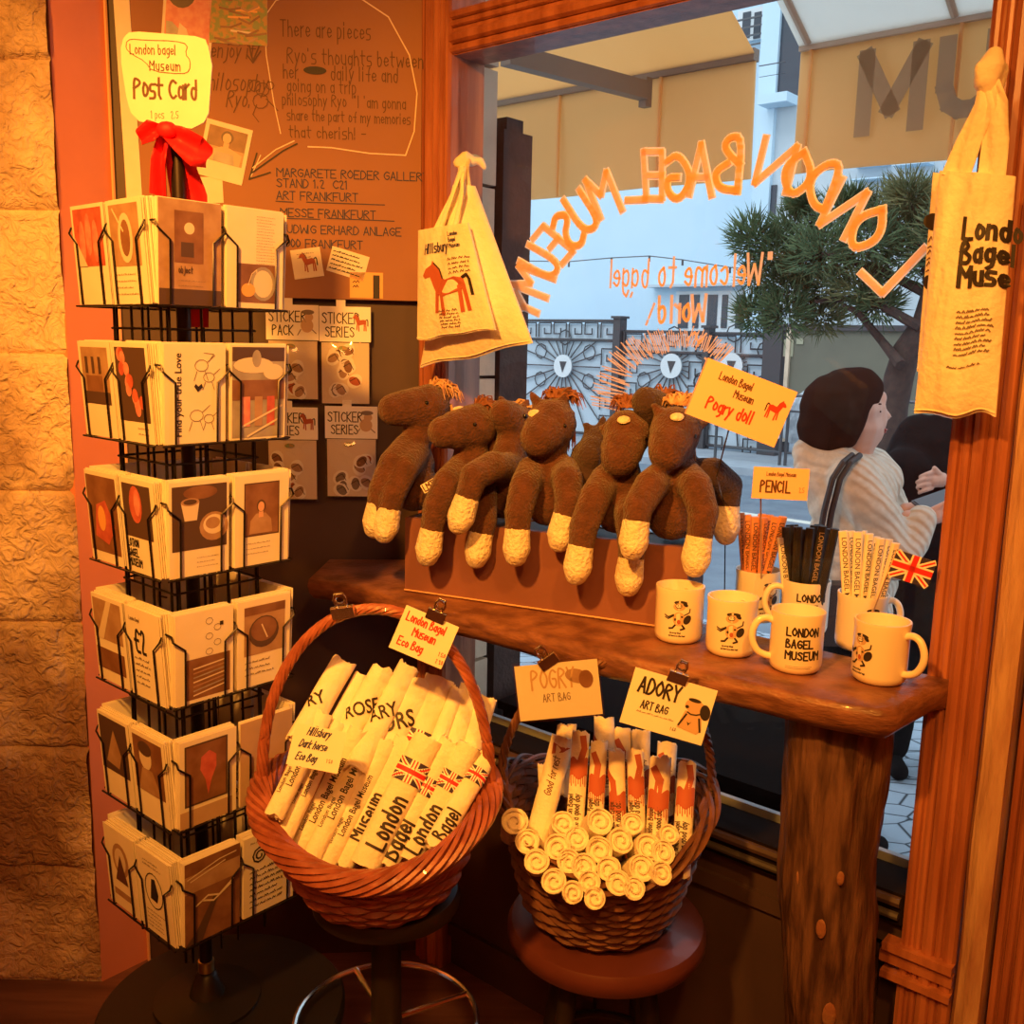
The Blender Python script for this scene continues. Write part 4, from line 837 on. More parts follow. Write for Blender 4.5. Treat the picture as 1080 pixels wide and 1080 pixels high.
# ribbon
q = lambda x, y, d=0: at_y(x, y, RC.y - .03 + d)
rb = thing('ribbon_bow', 'bright red ribbon tied in a bow round the rack pole', 'ribbon', q(175, 140))
def band(pts, wid, th=.003, fold=.006):
    mb = MB().use('ribbon_red'); P = [V3(p) for p in pts]; n = 24
    def at(t):
        t *= len(P) - 1; i = min(int(t), len(P) - 2); t -= i; return P[i].lerp(P[i + 1], t), (P[i + 1] - P[i]).normalized()
    def wv(t):
        t *= len(wid) - 1; i = min(int(t), len(wid) - 2); t -= i; return wid[i] + (wid[i + 1] - wid[i]) * t
    def g(off):
        def f(u, v):
            p, d = at(v); s = d.cross(V3((0, -1, 0))).normalized(); return p + s * (u - .5) * wv(v) + V3((0, off - fold * math.sin(u * 7 + v * 3), 0))
        return f
    mb.grid(g(0), 10, n); mb.grid(g(th), 10, n); return mb
band([q(172, 136, -.01), q(160, 138, -.015), q(146, 144, -.01)], [.012, .03, .024]).build('loop', rb)
band([q(172, 136, -.012), q(190, 146, -.02), q(208, 160, -.01), q(220, 166, 0)], [.016, .035, .045, .03]).build('loop', rb)
band([q(174, 140, .0), q(168, 170, .0), q(166, 206, .02)], [.015, .022, .028]).build('tail', rb)
band([q(180, 142, .02), q(190, 170, .02), q(200, 206, .04), q(204, 260, .05), q(206, 345, .05)], [.015, .04, .055, .05, .04]).build('tail', rb)
mb = MB().use('ribbon_red'); mb.ball(q(176, 137, -.015), .016, .012, .012); mb.build('knot', rb)

# ================================================================ BACK WALL BOARD
bu = V3((cornr.x - Q.x, cornr.y - Q.y, 0)).normalized(); bn = bu.cross(UP)
wall0 = Q + bn * .002
def on_wall(px, py, d=0):
    r = ray(px, py); o = wall0 + bn * d; t = (o - EYE).dot(bn) / r.dot(bn); return EYE + r * t
def wl(px, py, d=0): p = on_wall(px, py, d) - wall0; return (p.dot(bu), p.z)
FB = Fr(wall0, bu, UP)
xl, _ = wl(132, 150); xr, _ = wl(446, 150); _, zb = wl(370, 316)
mb = MB().use('board_kraft'); mb.box(FB.P(xl, zb, 0), bu * (xr - xl - .003), UP * (2.88 - zb), bn * .012)
bd = thing('notice_board', 'large brown kraft board with handwriting on the back wall', 'board', FB.P((xl + xr) / 2, zb)); mb.build('board', bd)
mb = MB(); fn = plane(Fr(FB.o + bn * .0125, bu, UP)); kk = 2.2 / 1040
def W(txt, px, py, size, w, m='ink_blue', **k): x, y = wl(px, py); write(mb, fn, txt, size * kk, x, y, w, m, **k)
W('There are pieces', 297, 40, 15, .0020, 'ink_brown', wide=.5); W("Ryo's thoughts between", 304, 68, 14, .0020, 'ink_brown'); W('her        daily life and', 300, 84, 13, .0020, 'ink_brown'); W('going on a trip', 304, 98, 12, .0018, 'ink_brown')
W('philosophy Ryo  "I \'am gonna', 299, 112, 11, .0018, 'ink_brown'); W('share the part of my memories', 304, 128, 10, .0018, 'ink_brown'); W('that cherish! -', 306, 146, 11, .0020, 'ink_brown', wide=.7, gap=1.1)
mb.use('ink'); a, b = wl(333, 76); disc(mb, fn, a, b, .024, .008, .001)
for i, (t_, px, py) in enumerate((('MARGARETE ROEDER GALLERY', 293, 187), ('STAND 1.2  C21', 293, 198), ('ART FRANKFURT', 293, 211), ('MESSE FRANKFURT', 297, 229), ('LUDWIG ERHARD ANLAGE', 297, 246), ('6000 FRANKFURT', 297, 261))): W(t_, px, py, 8, .0021, 'ink_blue', wide=.95, gap=1.1)
mb.use('ink_blue')
def LN(pts, w, m, h=.0008): mb.use(m); strokes(mb, fn, [[wl(*p) for p in pts]], w, h)
LN([(292, 213), (310, 214)], .0018, 'ink_blue'); LN([(324, 214), (406, 217)], .0018, 'ink_blue'); LN([(298, 231), (338, 232)], .0018, 'ink_blue'); LN([(346, 231), (416, 234)], .0018, 'ink_blue')
LN([(297, 142), (290, 110), (282, 60), (280, 20), (292, 3), (310, -3)], .0022, 'chalk'); LN([(380, 0), (410, 20), (432, 60), (440, 100), (437, 140), (428, 165), (390, 163), (350, 157), (326, 156)], .0028, 'chalk')
W('enjoy it', 224, 62, 14, .0020, 'ink_brown', slant=.15); W('philosophy', 214, 96, 16, .0020, 'ink_brown', slant=.2); W('Ryo.', 240, 114, 15, .0022, 'ink_brown', slant=.2)
LN([(263, 42), (266, 60), (268, 66), (274, 52), (276, 42)], .003, 'ink_brown'); LN([(262, 60), (268, 68), (276, 56)], .003, 'ink_brown')
for cx, cy, r in ((270, 92, 6), (278, 96, 7), (276, 108, 8), (286, 92, 4)): LN([(cx + r * math.cos(2 * PI * k / 10), cy + r * math.sin(2 * PI * k / 10)) for k in range(11)], .0016, 'ink_brown')
LN([(272, 112), (268, 122), (274, 130)], .0016, 'ink_brown'); LN([(282, 106), (294, 118)], .002, 'ink_brown')
LN([(314, 153), (300, 160), (266, 184)], .0030, 'ink'); LN([(311, 150), (292, 159), (268, 178)], .0025, 'chalk'); LN([(272, 163), (264, 190), (286, 183)], .0030, 'ink'); LN([(276, 165), (266, 187)], .002, 'chalk')
mb.build('handwriting', bd)
def wall_card(name, px, label, cat, body='paper', art=None, group=None, d=.0125):
    P = [wl(x, y, 0) for x, y in px]; o = on_wall(*px[3], d); a = on_wall(*px[2], d); b = on_wall(*px[0], d); F = Fr(o, a - o, b - o); w = (a - o).length; h = (b - o).length
    mb = MB().use(body); mb.box((0, 0, 0), (w, 0, 0), (0, h, 0), (0, 0, .0012))
    if art: art(mb, w, h)
    ob = mb.build(name, smooth=False); ob.matrix_world = mw(F); tag(ob, label, cat, group); return ob
def ph_top(mb, w, h):
    A_(mb, 'r', .006, .014, w - .012, h, m='p_pink'); A_(mb, 'd', .035, h - .02, .03, .035, m='p_dark', h=.002); A_(mb, 'd', w - .04, .05, .014, .012, m='p_red', h=.0021); A_(mb, 's', [(.012, .015), (.03, .015), (.055, .06), (.02, .09), (.008, .09)], m='p_grey', h=.0019); A_(mb, 's', [(.03, .03), (.06, .015), (.075, .015), (.05, .08), (.035, .09)], m='p_light', h=.0022)
wall_card('photo_print', [(170, -25), (219, -25), (221, 78), (168, 70)], 'instant photo with a pink ground pinned above the Post Card sign', 'photo', art=lambda mb, w, h: (ph_top(mb, w, h)))
def ph_green(mb, w, h):
    A_(mb, 'r', 0, 0, w, h, m='p_green'); rr = random.Random(2)
    for i in range(26): x = rr.uniform(0, w - .04); y = rr.uniform(.005, h - .01); A_(mb, 'l', [[(x, y), (x + .02, y + rr.uniform(-.008, .008)), (x + .04, y + rr.uniform(-.01, .01))]], .004, m=rr.choice(('p_brown', 'p_mid', 'p_light', 'p_orange')), h=.0018 + i * .00002)
wall_card('painting_print', [(221, -35), (283, -35), (282, 49), (221, 45)], 'green and ochre landscape print at the top of the notice board', 'print', art=ph_green)
wall_card('paper_strip', [(136, -30), (149, -30), (157, 314), (141, 314)], 'long narrow cream paper strip hanging beside the rack top', 'paper strip')
def ph_woman(mb, w, h):
    A_(mb, 'r', .008, .035, w - .016, h - .045, m='p_brown'); k = h / .19; A_(mb, 'r', .008, .035, w - .016, .03, m='p_mid', h=.0018)
    A_(mb, 's', [(w * .14, .035), (w * .22, h * .5), (w * .42, h * .58), (w * .6, h * .58), (w * .88, h * .5), (w * .86, .035)], m='p_skin', h=.002); A_(mb, 's', [(w * .28, .035), (w * .3, h * .48), (w * .7, h * .48), (w * .76, .035)], m='p_grey', h=.0022)
    A_(mb, 'r', w * .45, h * .5, w * .12, h * .2, m='p_skin', h=.0024); A_(mb, 'd', w * .5, h * .76, w * .13, h * .11, m='p_dark', h=.0025); A_(mb, 'd', w * .5, h * .74, w * .09, h * .09, m='p_skin', h=.0027)
wall_card('photo_print', [(212, 123), (257, 134), (255, 196), (207, 183)], 'instant photo of a person in a grey top beside the red bow', 'photo', art=ph_woman)
wall_card('paper_strip', [(208, 187), (238, 187), (236, 214), (206, 214)], 'short cream paper piece below the photo of the person in grey', 'paper strip', d=.0115)
def horse_shape(mb, fn, x, y, s, m='horse_print', h=.0018, fl=1):
    mb.use(m); T = lambda L: [(x + fl * a * s, y + b * s) for a, b in L]
    shape(mb, fn, T([(-.5, .62), (-.42, .74), (-.30, .80), (-.27, .88), (-.22, .80), (-.12, .66), (-.08, .50), (.0, .46), (.2, .50), (.36, .44), (.38, .28), (.28, .20), (.05, .16), (-.1, .12), (-.22, .2), (-.28, .38), (-.34, .56), (-.46, .56)]), h)
    for a, b in (((-.20, .24), (-.24, -.15)), ((-.12, .18), (-.10, -.22)), ((.26, .28), (.24, -.2)), ((.34, .30), (.36, -.2))): strokes(mb, fn, [T([a, b])], .07 * s, h + .0001)
    mb.use('ink'); strokes(mb, fn, [T([(.36, .46), (.44, .50), (.48, .40), (.48, .1)])], .06 * s, h + .0001); strokes(mb, fn, [T([(-.24, .82), (-.12, .68), (-.07, .5)])], .03 * s, h + .0002)
wall_card('sticker_card', [(309, 264), (340, 261), (342, 291), (311, 295)], 'small card with a brown horse stuck under the handwriting', 'card', art=lambda mb, w, h: (horse_shape(mb, P0, w * .55, h * .35, w * .6), scribble(mb, P0, w * .2, h * .82, w * .6, 2, .008, .003)), group=None)
wall_card('text_card', [(350, 259), (389, 269), (383, 297), (344, 285)], 'small tilted card covered in black writing beside the horse card', 'card', art=lambda mb, w, h: scribble(mb, P0, w * .06, h * .82, w * .85, 5, h * .17, h * .07, 'ink', sw=.0016))
wall_card('ticket', [(371, 287), (404, 289), (404, 315), (369, 314)], 'small ochre ticket with a dark bar at the bottom of the board', 'ticket', body='p_orange', art=lambda mb, w, h: (A_(mb, 'r', w * .7, 0, w * .2, h * .9, m='ink'), scribble(mb, P0, w * .1, h * .6, w * .2, 2, .01, .008, 'ink')))
# sticker packs
def pack(px, py, w, hh, hb, word2, label, animal):
    """header card + clear bag of stickers; px,py top-left of header"""
    o = on_wall(px, py + hh, .012); k = (o - EYE).dot(V3((0, 1, 0))) / 1040; F = Fr(o, bu, UP); w *= k; hh *= k; hb *= k
    t = thing('sticker_pack', label, 'sticker pack', o, 'sticker packs on the dark wall')
    mb = MB().use('paper_white'); F2 = Fr(F.o, F.u, F.v); mb.box(F.o, F.u * w, F.v * hh, F.n * .003); mb.cbox((w * .42, hh + .007, .0015), .02, .014, .002, F)
    fn = plane(Fr(F.P(0, 0, .003), F.u, F.v))
    write(mb, fn, 'STICKER', hh * .30, w * .06, hh * .52, .0022, 'ink', wide=.62, gap=.9, h=.0006); write(mb, fn, word2, hh * .28, w * .12, hh * .14, .0022, 'ink', wide=.62, gap=.9, h=.0006)
    if animal == 'h': horse_shape(mb, fn, w * .80, hh * .42, w * .30, h=.0008)
    else:
        mb.use('tan_print'); disc(mb, fn, w * .78, hh * .42, w * .12, hh * .2, .0006); disc(mb, fn, w * .82, hh * .66, w * .08, hh * .12, .0007); mb.use('ink_grey'); disc(mb, fn, w * .80, hh * .8, w * .12, hh * .07, .0008); strokes(mb, fn, [[(w * .66, hh * .3), (w * .6, hh * .15)], [(w * .88, hh * .3), (w * .95, hh * .2)]], .002, .0008)
    mb.build('header_card', t, smooth=False)
    mb = MB().use('p_light'); mb.box(F.P(.004, -hb + .004, -.002), F.u * (w - .008), F.v * (hb - .006), F.n * .002); fn2 = plane(Fr(F.P(0, 0, 0), F.u, F.v)); rr = random.Random(int(px))
    for i in range(9):
        x = rr.uniform(.18, .8) * w; y = -rr.uniform(.12, .88) * hb; mb.use('paper_white'); disc(mb, fn2, x, y, w * .16, w * .13, .0004 + i * .0002, rot=rr.uniform(0, 3)); mb.use(rr.choice(('ink_grey', 'p_brown', 'horse_print', 'p_mid'))); disc(mb, fn2, x, y, w * .12, w * .08, .0005 + i * .0002, rot=rr.uniform(0, 3))
        mb.use('ink'); strokes(mb, fn2, [[(x - .01, y), (x + .004, y + .008), (x + .012, y - .006)]], .0015, .0006 + i * .0002)
    mb.use('p_green'); disc(mb, fn2, w * .45, -hb * .10, .011, .005, .003)
    mb.build('stickers', t, smooth=False)
    mb = MB().use('plastic_film'); mb.grid(lambda u, v: F.P(w * u, -hb + hb * v, .007 * math.sin(PI * u) * math.sin(PI * v) ** .5 + .0028 + .0016 * math.sin(u * 9 + v * 13) * math.sin(PI * u)), 14, 16); mb.build('plastic_bag', t)
pack(281, 322, 54, 36, 63, 'PACK', 'sticker pack with PACK header, upper left of the four', 'd')
pack(337, 324, 53, 36, 66, 'SERIES', 'glinting sticker pack with SERIES header, upper right of the four', 'h')
pack(281, 429, 54, 34, 66, 'SERIES', 'sticker pack partly behind the rack, lower left of the four', 'h')
pack(343, 428, 55, 34, 64, 'SERIES', 'sticker pack with SERIES header, lower right of the four', 'd')
# ================================================================ SHELF, TRUNK, BOX
ZS = 1.0
front = [at_z(x, y, ZS) for x, y in ((325, 608), (380, 618), (430, 634), (500, 650), (560, 666), (640, 688), (720, 704), (800, 722), (870, 738), (925, 748), (945, 748), (955, 742))]
e0 = at_z(1003, 716, ZS); back0 = wp(e0.dot(WW) + .0, 0, 1.545)
pts = [(p.x, p.y) for p in front] + [(e0.x, e0.y), xy(wp(e0.dot(WW) + .01, 0, 1.545)), xy(wp(1.585, 0, 1.545)), xy(cornr + V3((-.20, -.03, 0)))]
def shelf():
    mb = MB().use('shelf_wood'); n = len(pts); prof = [(0.0, .010), (.0, -.004), (.010, 0), (.0, -.012), (-.004, -.030), (.004, -.046), (.02, -.052)]
    P = [V3((x, y, 0)) for x, y in pts]; vs = []; cc = V3((.2, 1.85, 0))
    rings = [(.008, ZS), (.0, ZS - .006), (-.002, ZS - .02), (.002, ZS - .036), (.012, ZS - .048)]
    fine = []
    for i in range(n):
        a, b = P[i], P[(i + 1) % n]; k = max(1, int((b - a).length / .03)) if i < 12 else 1
        for j in range(k): fine.append((a.lerp(b, j / k), i))
    m = len(fine)
    for off, z in rings:
        for idx, (p, i) in enumerate(fine):
            t = (fine[(idx + 1) % m][0] - fine[idx - 1][0]).normalized(); nrm = V3((t.y, -t.x, 0)); w = noise.noise(p * 9 + V3((0, 0, z * 30))) * .004 if i < 11 else 0
            vs.append(V3((p.x, p.y, z)) - nrm * (off - w if i < 12 else 0))
    fs = [[k * m + i, (k + 1) * m + i, (k + 1) * m + (i + 1) % m, k * m + (i + 1) % m] for k in range(len(rings) - 1) for i in range(m)]
    fs += [list(range(m)), list(range((len(rings) - 1) * m, len(rings) * m))[::-1]]
    mb.add(vs, fs); o = mb.build('wooden_shelf', at=(.3, 1.6, ZS - .05), angle=1.0)
    return tag(o, 'thick dark wooden shelf slab with a live edge along the window', 'shelf')
shelf()
def trunk():
    tops = [(.90, .637, .478), (.67, .630, .482), (.4, .602, .468), (0, .60, .44)]
    mb = MB().use('bark_wood'); rows = 110; n = 64; vs = []
    for j in range(rows + 1):
        z = .946 * j / rows; zz = z
        for k in range(3):
            if tops[k + 1][0] <= zz <= tops[k][0] or (k == 0 and zz > .9): break
        a, b = tops[k + 1], tops[k]; t = (zz - a[0]) / (b[0] - a[0]); l = a[1] + (b[1] - a[1]) * t; r = a[2] + (b[2] - a[2]) * t
        c = wp((l + r) / 2, z, 1.455)
        for i in range(n):
            q = 2 * PI * i / n; rad = abs(l - r) / 2 * (1 + .02 * abs(noise.noise(V3((math.cos(q) * 9, math.sin(q) * 9, z * 6)))) * 3 + .03 * noise.noise(V3((math.cos(q) * 14, math.sin(q) * 14, z * 22))) + .10 * noise.noise(V3((math.cos(q) * 2.2, math.sin(q) * 2.2, z * 5))) + .05 * noise.noise(V3((math.cos(q) * 6, math.sin(q) * 6, z * 11 + 5))) + (.05 * math.exp(-((z - .62) / .05) ** 2)))
            vs.append(c + WW * math.cos(q) * rad + NN * math.sin(q) * rad * .95)
    fs = [[j * n + i, j * n + (i + 1) % n, (j + 1) * n + (i + 1) % n, (j + 1) * n + i] for j in range(rows) for i in range(n)]; fs += [list(range(n))[::-1], list(range(rows * n, rows * n + n))]
    mb.add(vs, fs)
    tr = thing('trunk_post', 'rough tree trunk post holding up the right end of the shelf', 'post', wp(.52, 0, 1.455)); mb.build('trunk', tr, angle=1.2)
    for (x, y, s) in ((840, 880, .009), (843, 925, .011), (868, 975, .011), (886, 924, .008), (874, 1068, .015)):
        p = at_n(x, y, 1.395); c = wp(.545, p.z, 1.455); d = (p - c); d.z = 0; d.normalize(); F = Fr(c + d * .075, V3((-d.y, d.x, 0)), UP); mb = MB().use('tan_knot'); mb.ball(F.o, s * .7, .002, s * 1.5, F=Fr(F.o, F.u, F.n, F.v)); mb.build('knot_scar', tr)
trunk()
# red-brown crate the plush horses sit on
BA = at_z(427, 624, ZS); BB = at_z(722, 667, ZS); bd_ = (BB - BA).normalized(); bn_ = V3((-bd_.y, bd_.x, 0)); BL = (BB - BA).length; BH = .150
mb = MB().use('box_wood'); F = Fr(BA + UP * .001, bd_, bn_)
cr = thing('wooden_box', 'long red-brown wooden box under the plush horses', 'box', BA + bd_ * BL / 2)
dpt = .115
mb.box(F.P(0, 0, 0), bd_ * BL, bn_ * .014, UP * BH); mb.build('front_board', cr)
mb = MB().use('panel_dark'); mb.box(F.P(0, dpt - .012, 0), bd_ * BL, bn_ * .012, UP * BH)
for x in (0, BL - .012): mb.box(F.P(x, .014, 0), bd_ * .012, bn_ * (dpt - .026), UP * BH)
mb.box(F.P(.012, .014, BH - .014), bd_ * (BL - .024), bn_ * (dpt - .026), UP * .012); mb.build('box_body', cr)
mb = MB().use('trim_line'); mb.tube([F.P(0, -.002, .004), F.P(BL, -.002, .004)], .0016, 6); mb.build('edge_highlight', cr)  # pale strip drawn as the highlight along the lower front edge
def box_front(x, d=0):      # world y of the crate front at world x
    t = (x - BA.x) / bd_.x; return BA.y + bd_.y * t + d

# ================================================================ MUGS
def mug_proto(art):
    t = bpy.data.objects.new('mug', None); COL.objects.link(t); MW[t] = Matrix.Identity(4)
    mb = MB().use('ceramic'); r = .0405; h = .094
    mb.lathe([(.001, .006), (.026, .004), (.030, .0), (.034, .0), (.0385, .004), (r, .012), (r, h * .85), (r + .0012, h - .003), (r + .0008, h), (r - .002, h), (r - .0035, h - .004), (r - .004, .012), (.03, .008), (.001, .008)], 44); mb.build('body', t)
    mb = MB().use('ceramic'); pts = [(r - .003, 0, .076), (r + .010, 0, .080), (r + .022, 0, .074), (r + .029, 0, .058), (r + .028, 0, .042), (r + .020, 0, .027), (r + .008, 0, .020), (r - .003, 0, .018)]
    P = [V3(p) for p in pts]; sm = []
    for i in range(len(P) - 1):
        p0, p1, p2, p3 = P[max(i - 1, 0)], P[i], P[i + 1], P[min(i + 2, len(P) - 1)]
        for j in range(4):
            u = j / 4; sm.append(.5 * ((2 * p1) + (p2 - p0) * u + (2 * p0 - 5 * p1 + 4 * p2 - p3) * u * u + (3 * p1 - p0 - 3 * p2 + p3) * u ** 3))
    sm.append(P[-1]); mb.tube(sm, .0056, 10); mb.build('handle', t)
    mb = MB(); fn = cyl(Fr((0, 0, 0), (1, 0, 0), (0, 0, 1), (0, -1, 0)), r)
    if art == 'text':
        for i, wd in enumerate(('LONDON', 'BAGEL', 'MUSEUM')): write(mb, fn, wd, .0125, -.021, .062 - .0185 * i, .0027, 'ink', h=.0004, sub=.004, wide=.72, gap=1.3, jit=.12)
        mb.use('ink_grey'); strokes(mb, fn, [[(-.02, .014), (.02, .014)], [(-.02, .0115), (.018, .0115)]], .0005, .0004, .004)
    else:
        mb.use('tan_print'); disc(mb, fn, 0, .045, .010, .012, .0003); disc(mb, fn, .0, .066, .010, .007, .0004)
        mb.use('ink'); disc(mb, fn, .002, .073, .011, .0035, .0005); disc(mb, fn, .010, .070, .005, .003, .0006, rot=-.7); disc(mb, fn, -.001, .067, .0055, .004, .0006)
        mb.use('paper'); disc(mb, fn, -.001, .0675, .0045, .0032, .0007); mb.use('ink'); disc(mb, fn, -.002, .068, .001, .001, .0008); disc(mb, fn, .0022, .068, .001, .001, .0008)
        strokes(mb, fn, [[(-.009, .052), (-.018, .047), (-.024, .050)], [(-.009, .050), (-.018, .044), (-.023, .046)], [(.009, .052), (.017, .056), (.018, .062)]], .002, .0006, .004)
        strokes(mb, fn, [[(-.006, .034), (-.010, .029), (-.015, .028)], [(.006, .034), (.010, .029), (.004, .027)]], .003, .0006, .004); disc(mb, fn, .014, .044, .006, .0085, .0006, rot=-.5); mb.use('horse_print'); disc(mb, fn, .0, .040, .003, .004, .0008)
        mb.use('ink'); disc(mb, fn, -.006, .044, .0018, .0025, .0007); disc(mb, fn, .005, .049, .002, .0015, .0007)
        mb.use('ink'); strokes(mb, fn, text_strokes('you are my friend', .0026, -.014, .0195), .0006, .0004, .004); strokes(mb, fn, text_strokes('and there is no other bagel', .0026, -.016, .0145), .0006, .0004, .004)
    mb.build('printed_design', t, smooth=False); return t
MP = {'text': mug_proto('text'), 'dog': mug_proto('dog')}; used_p = set()
def mug(art, p, yaw, label, handle=0):
    """yaw = direction the print faces; handle = angle of the handle from the print"""
    M = Matrix.Translation(p) @ Matrix.Rotation(yaw, 4, 'Z'); t = MP[art]
    if art in used_p: t = dup(t, M)
    else: used_p.add(art); t.matrix_world = M
    for c in t.children:
        if c.name.startswith('handle'): c.matrix_basis = Matrix.Rotation(handle - PI / 2, 4, 'Z') @ Matrix.Rotation(0, 4, 'Z')
    tag(t, label, 'mug', 'printed mugs on the shelf'); return t
zs = ZS + .002
face = lambda p: math.atan2(-p.x, p.y) * 0 + math.atan2(p.x, p.y) * -1     # turn the print to the room
def mpos(x, y): return at_z(x, y, zs)
mug('dog', mpos(715, 673), -.18, 'leftmost front mug, cream with a small dog drawing, nearest the box', PI / 2 + 1.3)
mug('dog', mpos(770, 687), -.22, 'cream dog mug second from the left in the front row', PI / 2 + 1.1)
mug('text', mpos(838, 704), -.15, 'front cream mug lettered in black with its handle to the left', PI / 2 + PI + .12)
mug('dog', mpos(926, 716), -1.15, 'rightmost cream mug with its handle turned to the front', PI / 2 + .25)
pm1 = mug('dog', mpos(797, 652), .25, 'cream mug behind holding the orange pencils', PI / 2 - .2)
pm2 = mug('text', mpos(847, 665), -.12, 'back row cream lettered mug holding the black pencils', PI / 2 + PI)
pm3 = mug('dog', mpos(906, 682), .05, 'cream dog mug in the back row holding the white pencils', PI / 2 + .1)
# pencils: hexagonal, printed along one side
def pencil_proto(bodym, inkm, wood='pencil_wood'):
    L = .176; mb = MB().use(bodym); r = .0042
    mb.lathe([(r, 0), (r, L)], 6); mb.use(wood); mb.lathe([(r, 0), (.0012, -.014)], 12, cap=False); mb.use('graphite'); mb.lathe([(.0013, -.013), (.0001, -.018)], 8)
    mb.use(inkm); fn = lambda x, y, h=0: V3((y, -r * .866 - .0003 - h, L - .012 - x))
    strokes(mb, fn, text_strokes('LONDON BAGEL MUSEUM', .0048, 0, -.0022, wide=.75, gap=1.3), .0009, 0)
    return mb.build('pencil')
def flat_pencil(bodym, inkm):
    L = .18; w = .0145; mb = MB().use(bodym); F = WORLD
    mb.prism(Fr((0, 0, 0), (1, 0, 0), (0, 1, 0)), [(-w / 2, -.002), (-w / 2 + .003, -.004), (w / 2 - .003, -.004), (w / 2, -.002), (w / 2, .002), (w / 2 - .003, .004), (-w / 2 + .003, .004), (-w / 2, .002)], 0, L)
    mb.use(inkm); fn = lambda x, y, h=0: V3((y, -.0043 - h, L - .010 - x)); vs, fs = font_mesh('LONDON BAGEL MUSEUM', .006)
    mb.add([fn(a * .0118, b * .0118 - .004) for a, b in vs], fs); return mb.build('pencil', smooth=False)
protos = {'o': flat_pencil('pencil_orange', 'ink'), 'k': flat_pencil('pencil_black', 'gold_foil'), 'w': flat_pencil('pencil_white', 'ink'), 'e': flat_pencil('pencil_white', 'ink_blue')}
pu = set()
def pencil(kind, mugo, tx, ty, dn, label, group, spin=0, bx=0):
    """top end seen at pixel tx,ty; foot inside the mug"""
    c = mugo.matrix_world.translation if False else V3(mugo.location); c = c + V3((0, 0, .012))
    n = (c.dot(NN)) + dn; top = at_n(tx, ty, n); foot = c + WW * bx + NN * dn * .6
    d = (top - foot).normalized(); foot = top - d * .18
    if foot.z < c.z: foot = foot
    s = V3((0, -1, 0)); s = (s - s.dot(d) * d).normalized(); x = (-s).cross(d).normalized(); M = Matrix((x, -s, d)).transposed().to_4x4(); M = M @ Matrix.Rotation(spin, 4, 'Z'); M.translation = foot
    o = protos[kind]
    if kind in pu: o = o.copy(); COL.objects.link(o)
    pu.add(kind); o.matrix_world = M; tag(o, label, 'pencil', group)
for i, (x, y, dn, sp) in enumerate(((781, 541, -.012, .1), (788, 543, -.02, -.1), (797, 545, -.024, .15), (804, 542, .0, 0), (812, 543, .01, .2), (818, 545, -.005, -.2), (826, 545, -.022, .1), (806, 546, -.012, .6))):
    pencil('o', pm1, x, y, dn, 'flat orange pencil with black lettering in the left pencil mug', 'orange pencils', sp, (12 - i * 3) * .001)
for i in range(13):
    pencil('k', pm2, 829 + i * 4.3, 556 - 3 * math.sin(i), (-.022, .0, .018)[i % 3], 'flat black pencil with gilt lettering in the middle pencil mug', 'black pencils', .2 * math.sin(i * 2) + (0 if i in (8, 9) else PI), (24 - i * 4) * .001)
pencil('w', pm2, 824, 567, -.026, 'single pale pencil leaning among the black pencils', None, .1, .02)
for i, (x, y, dn, sp) in enumerate(((889, 560, -.018, 0), (897, 560, .0, .2), (905, 561, -.012, -.1), (912, 560, .012, 1.0), (917, 563, -.010, .3), (924, 566, .004, .2), (929, 568, -.016, .3), (938, 569, .0, .4), (945, 573, -.012, .2), (934, 580, .014, .9))):
    pencil('we'[i % 3 == 2], pm3, x, y, dn, 'flat white pencil with dark lettering in the right pencil mug', 'white pencils', sp, (14 - i * 4) * .001)
# PENCIL sign on its stick, small flag on its stick
so_ = at_n(823, 510, 1.47); F = Fr(so_, V3((1, -.05, -.02)), V3((-.02, 0, 1))); kx = so_.y / 1040 * 1.03; wv_, hv_ = 57 * kx, 33 * kx
ps = thing('pencil_sign', 'small orange PENCIL sign on a stick above the pencil mugs', 'sign', so_)
mb = MB().use('paper_orange'); mb.box(F.P(-wv_ / 2, -hv_ / 2, 0), F.u * wv_, F.v * hv_, F.n * .0015); mb.build('card', ps)
mb = MB(); fn = plane(Fr(F.P(0, 0, .0015), F.u, F.v)); write(mb, fn, 'London Bagel Museum', .0065, 0, .012, .0008, 'ink_brown', 'c', wide=.45); write(mb, fn, 'PENCIL', .018, -.008, -.014, .0028, 'ink_brown', 'c', wide=.5, gap=1.0); write(mb, fn, '2.5', .008, .03, -.013, .0007, 'ink_grey', 'l'); mb.build('lettering', ps, smooth=False)
mb = MB().use('pencil_wood'); c = V3(pm1.location) + NN * .02 + UP * .02; mb.tube([F.P(-.03, -.01, -.002), c + WW * .0], .0013, 6); mb.build('stick', ps)
fo_ = at_n(962, 600, 1.50); F = Fr(fo_, V3((.95, -.1, -.28)), V3((.28, 0, .95))); fl = thing('flag', 'small paper Union flag on a stick beside the white pencils', 'flag', fo_)
mb = MB(); fn = plane(Fr(fo_, F.u, F.v)); W_, H_ = .062, .042; mb.use('paper_white'); mb.box(F.P(-W_ / 2, -H_ / 2, -.0012), F.u * W_, F.v * H_, F.n * .001); flag(mb, fn, -W_ / 2, -H_ / 2, W_, H_, .0003); mb.build('paper_flag', fl, smooth=False)
mb = MB().use('pencil_wood'); mb.tube([F.P(-W_ / 2, H_ / 2, -.001), F.P(-W_ / 2, -H_ / 2, -.001), V3(pm3.location) + V3((.012, .01, .02))], .0011, 6); mb.build('stick', fl)
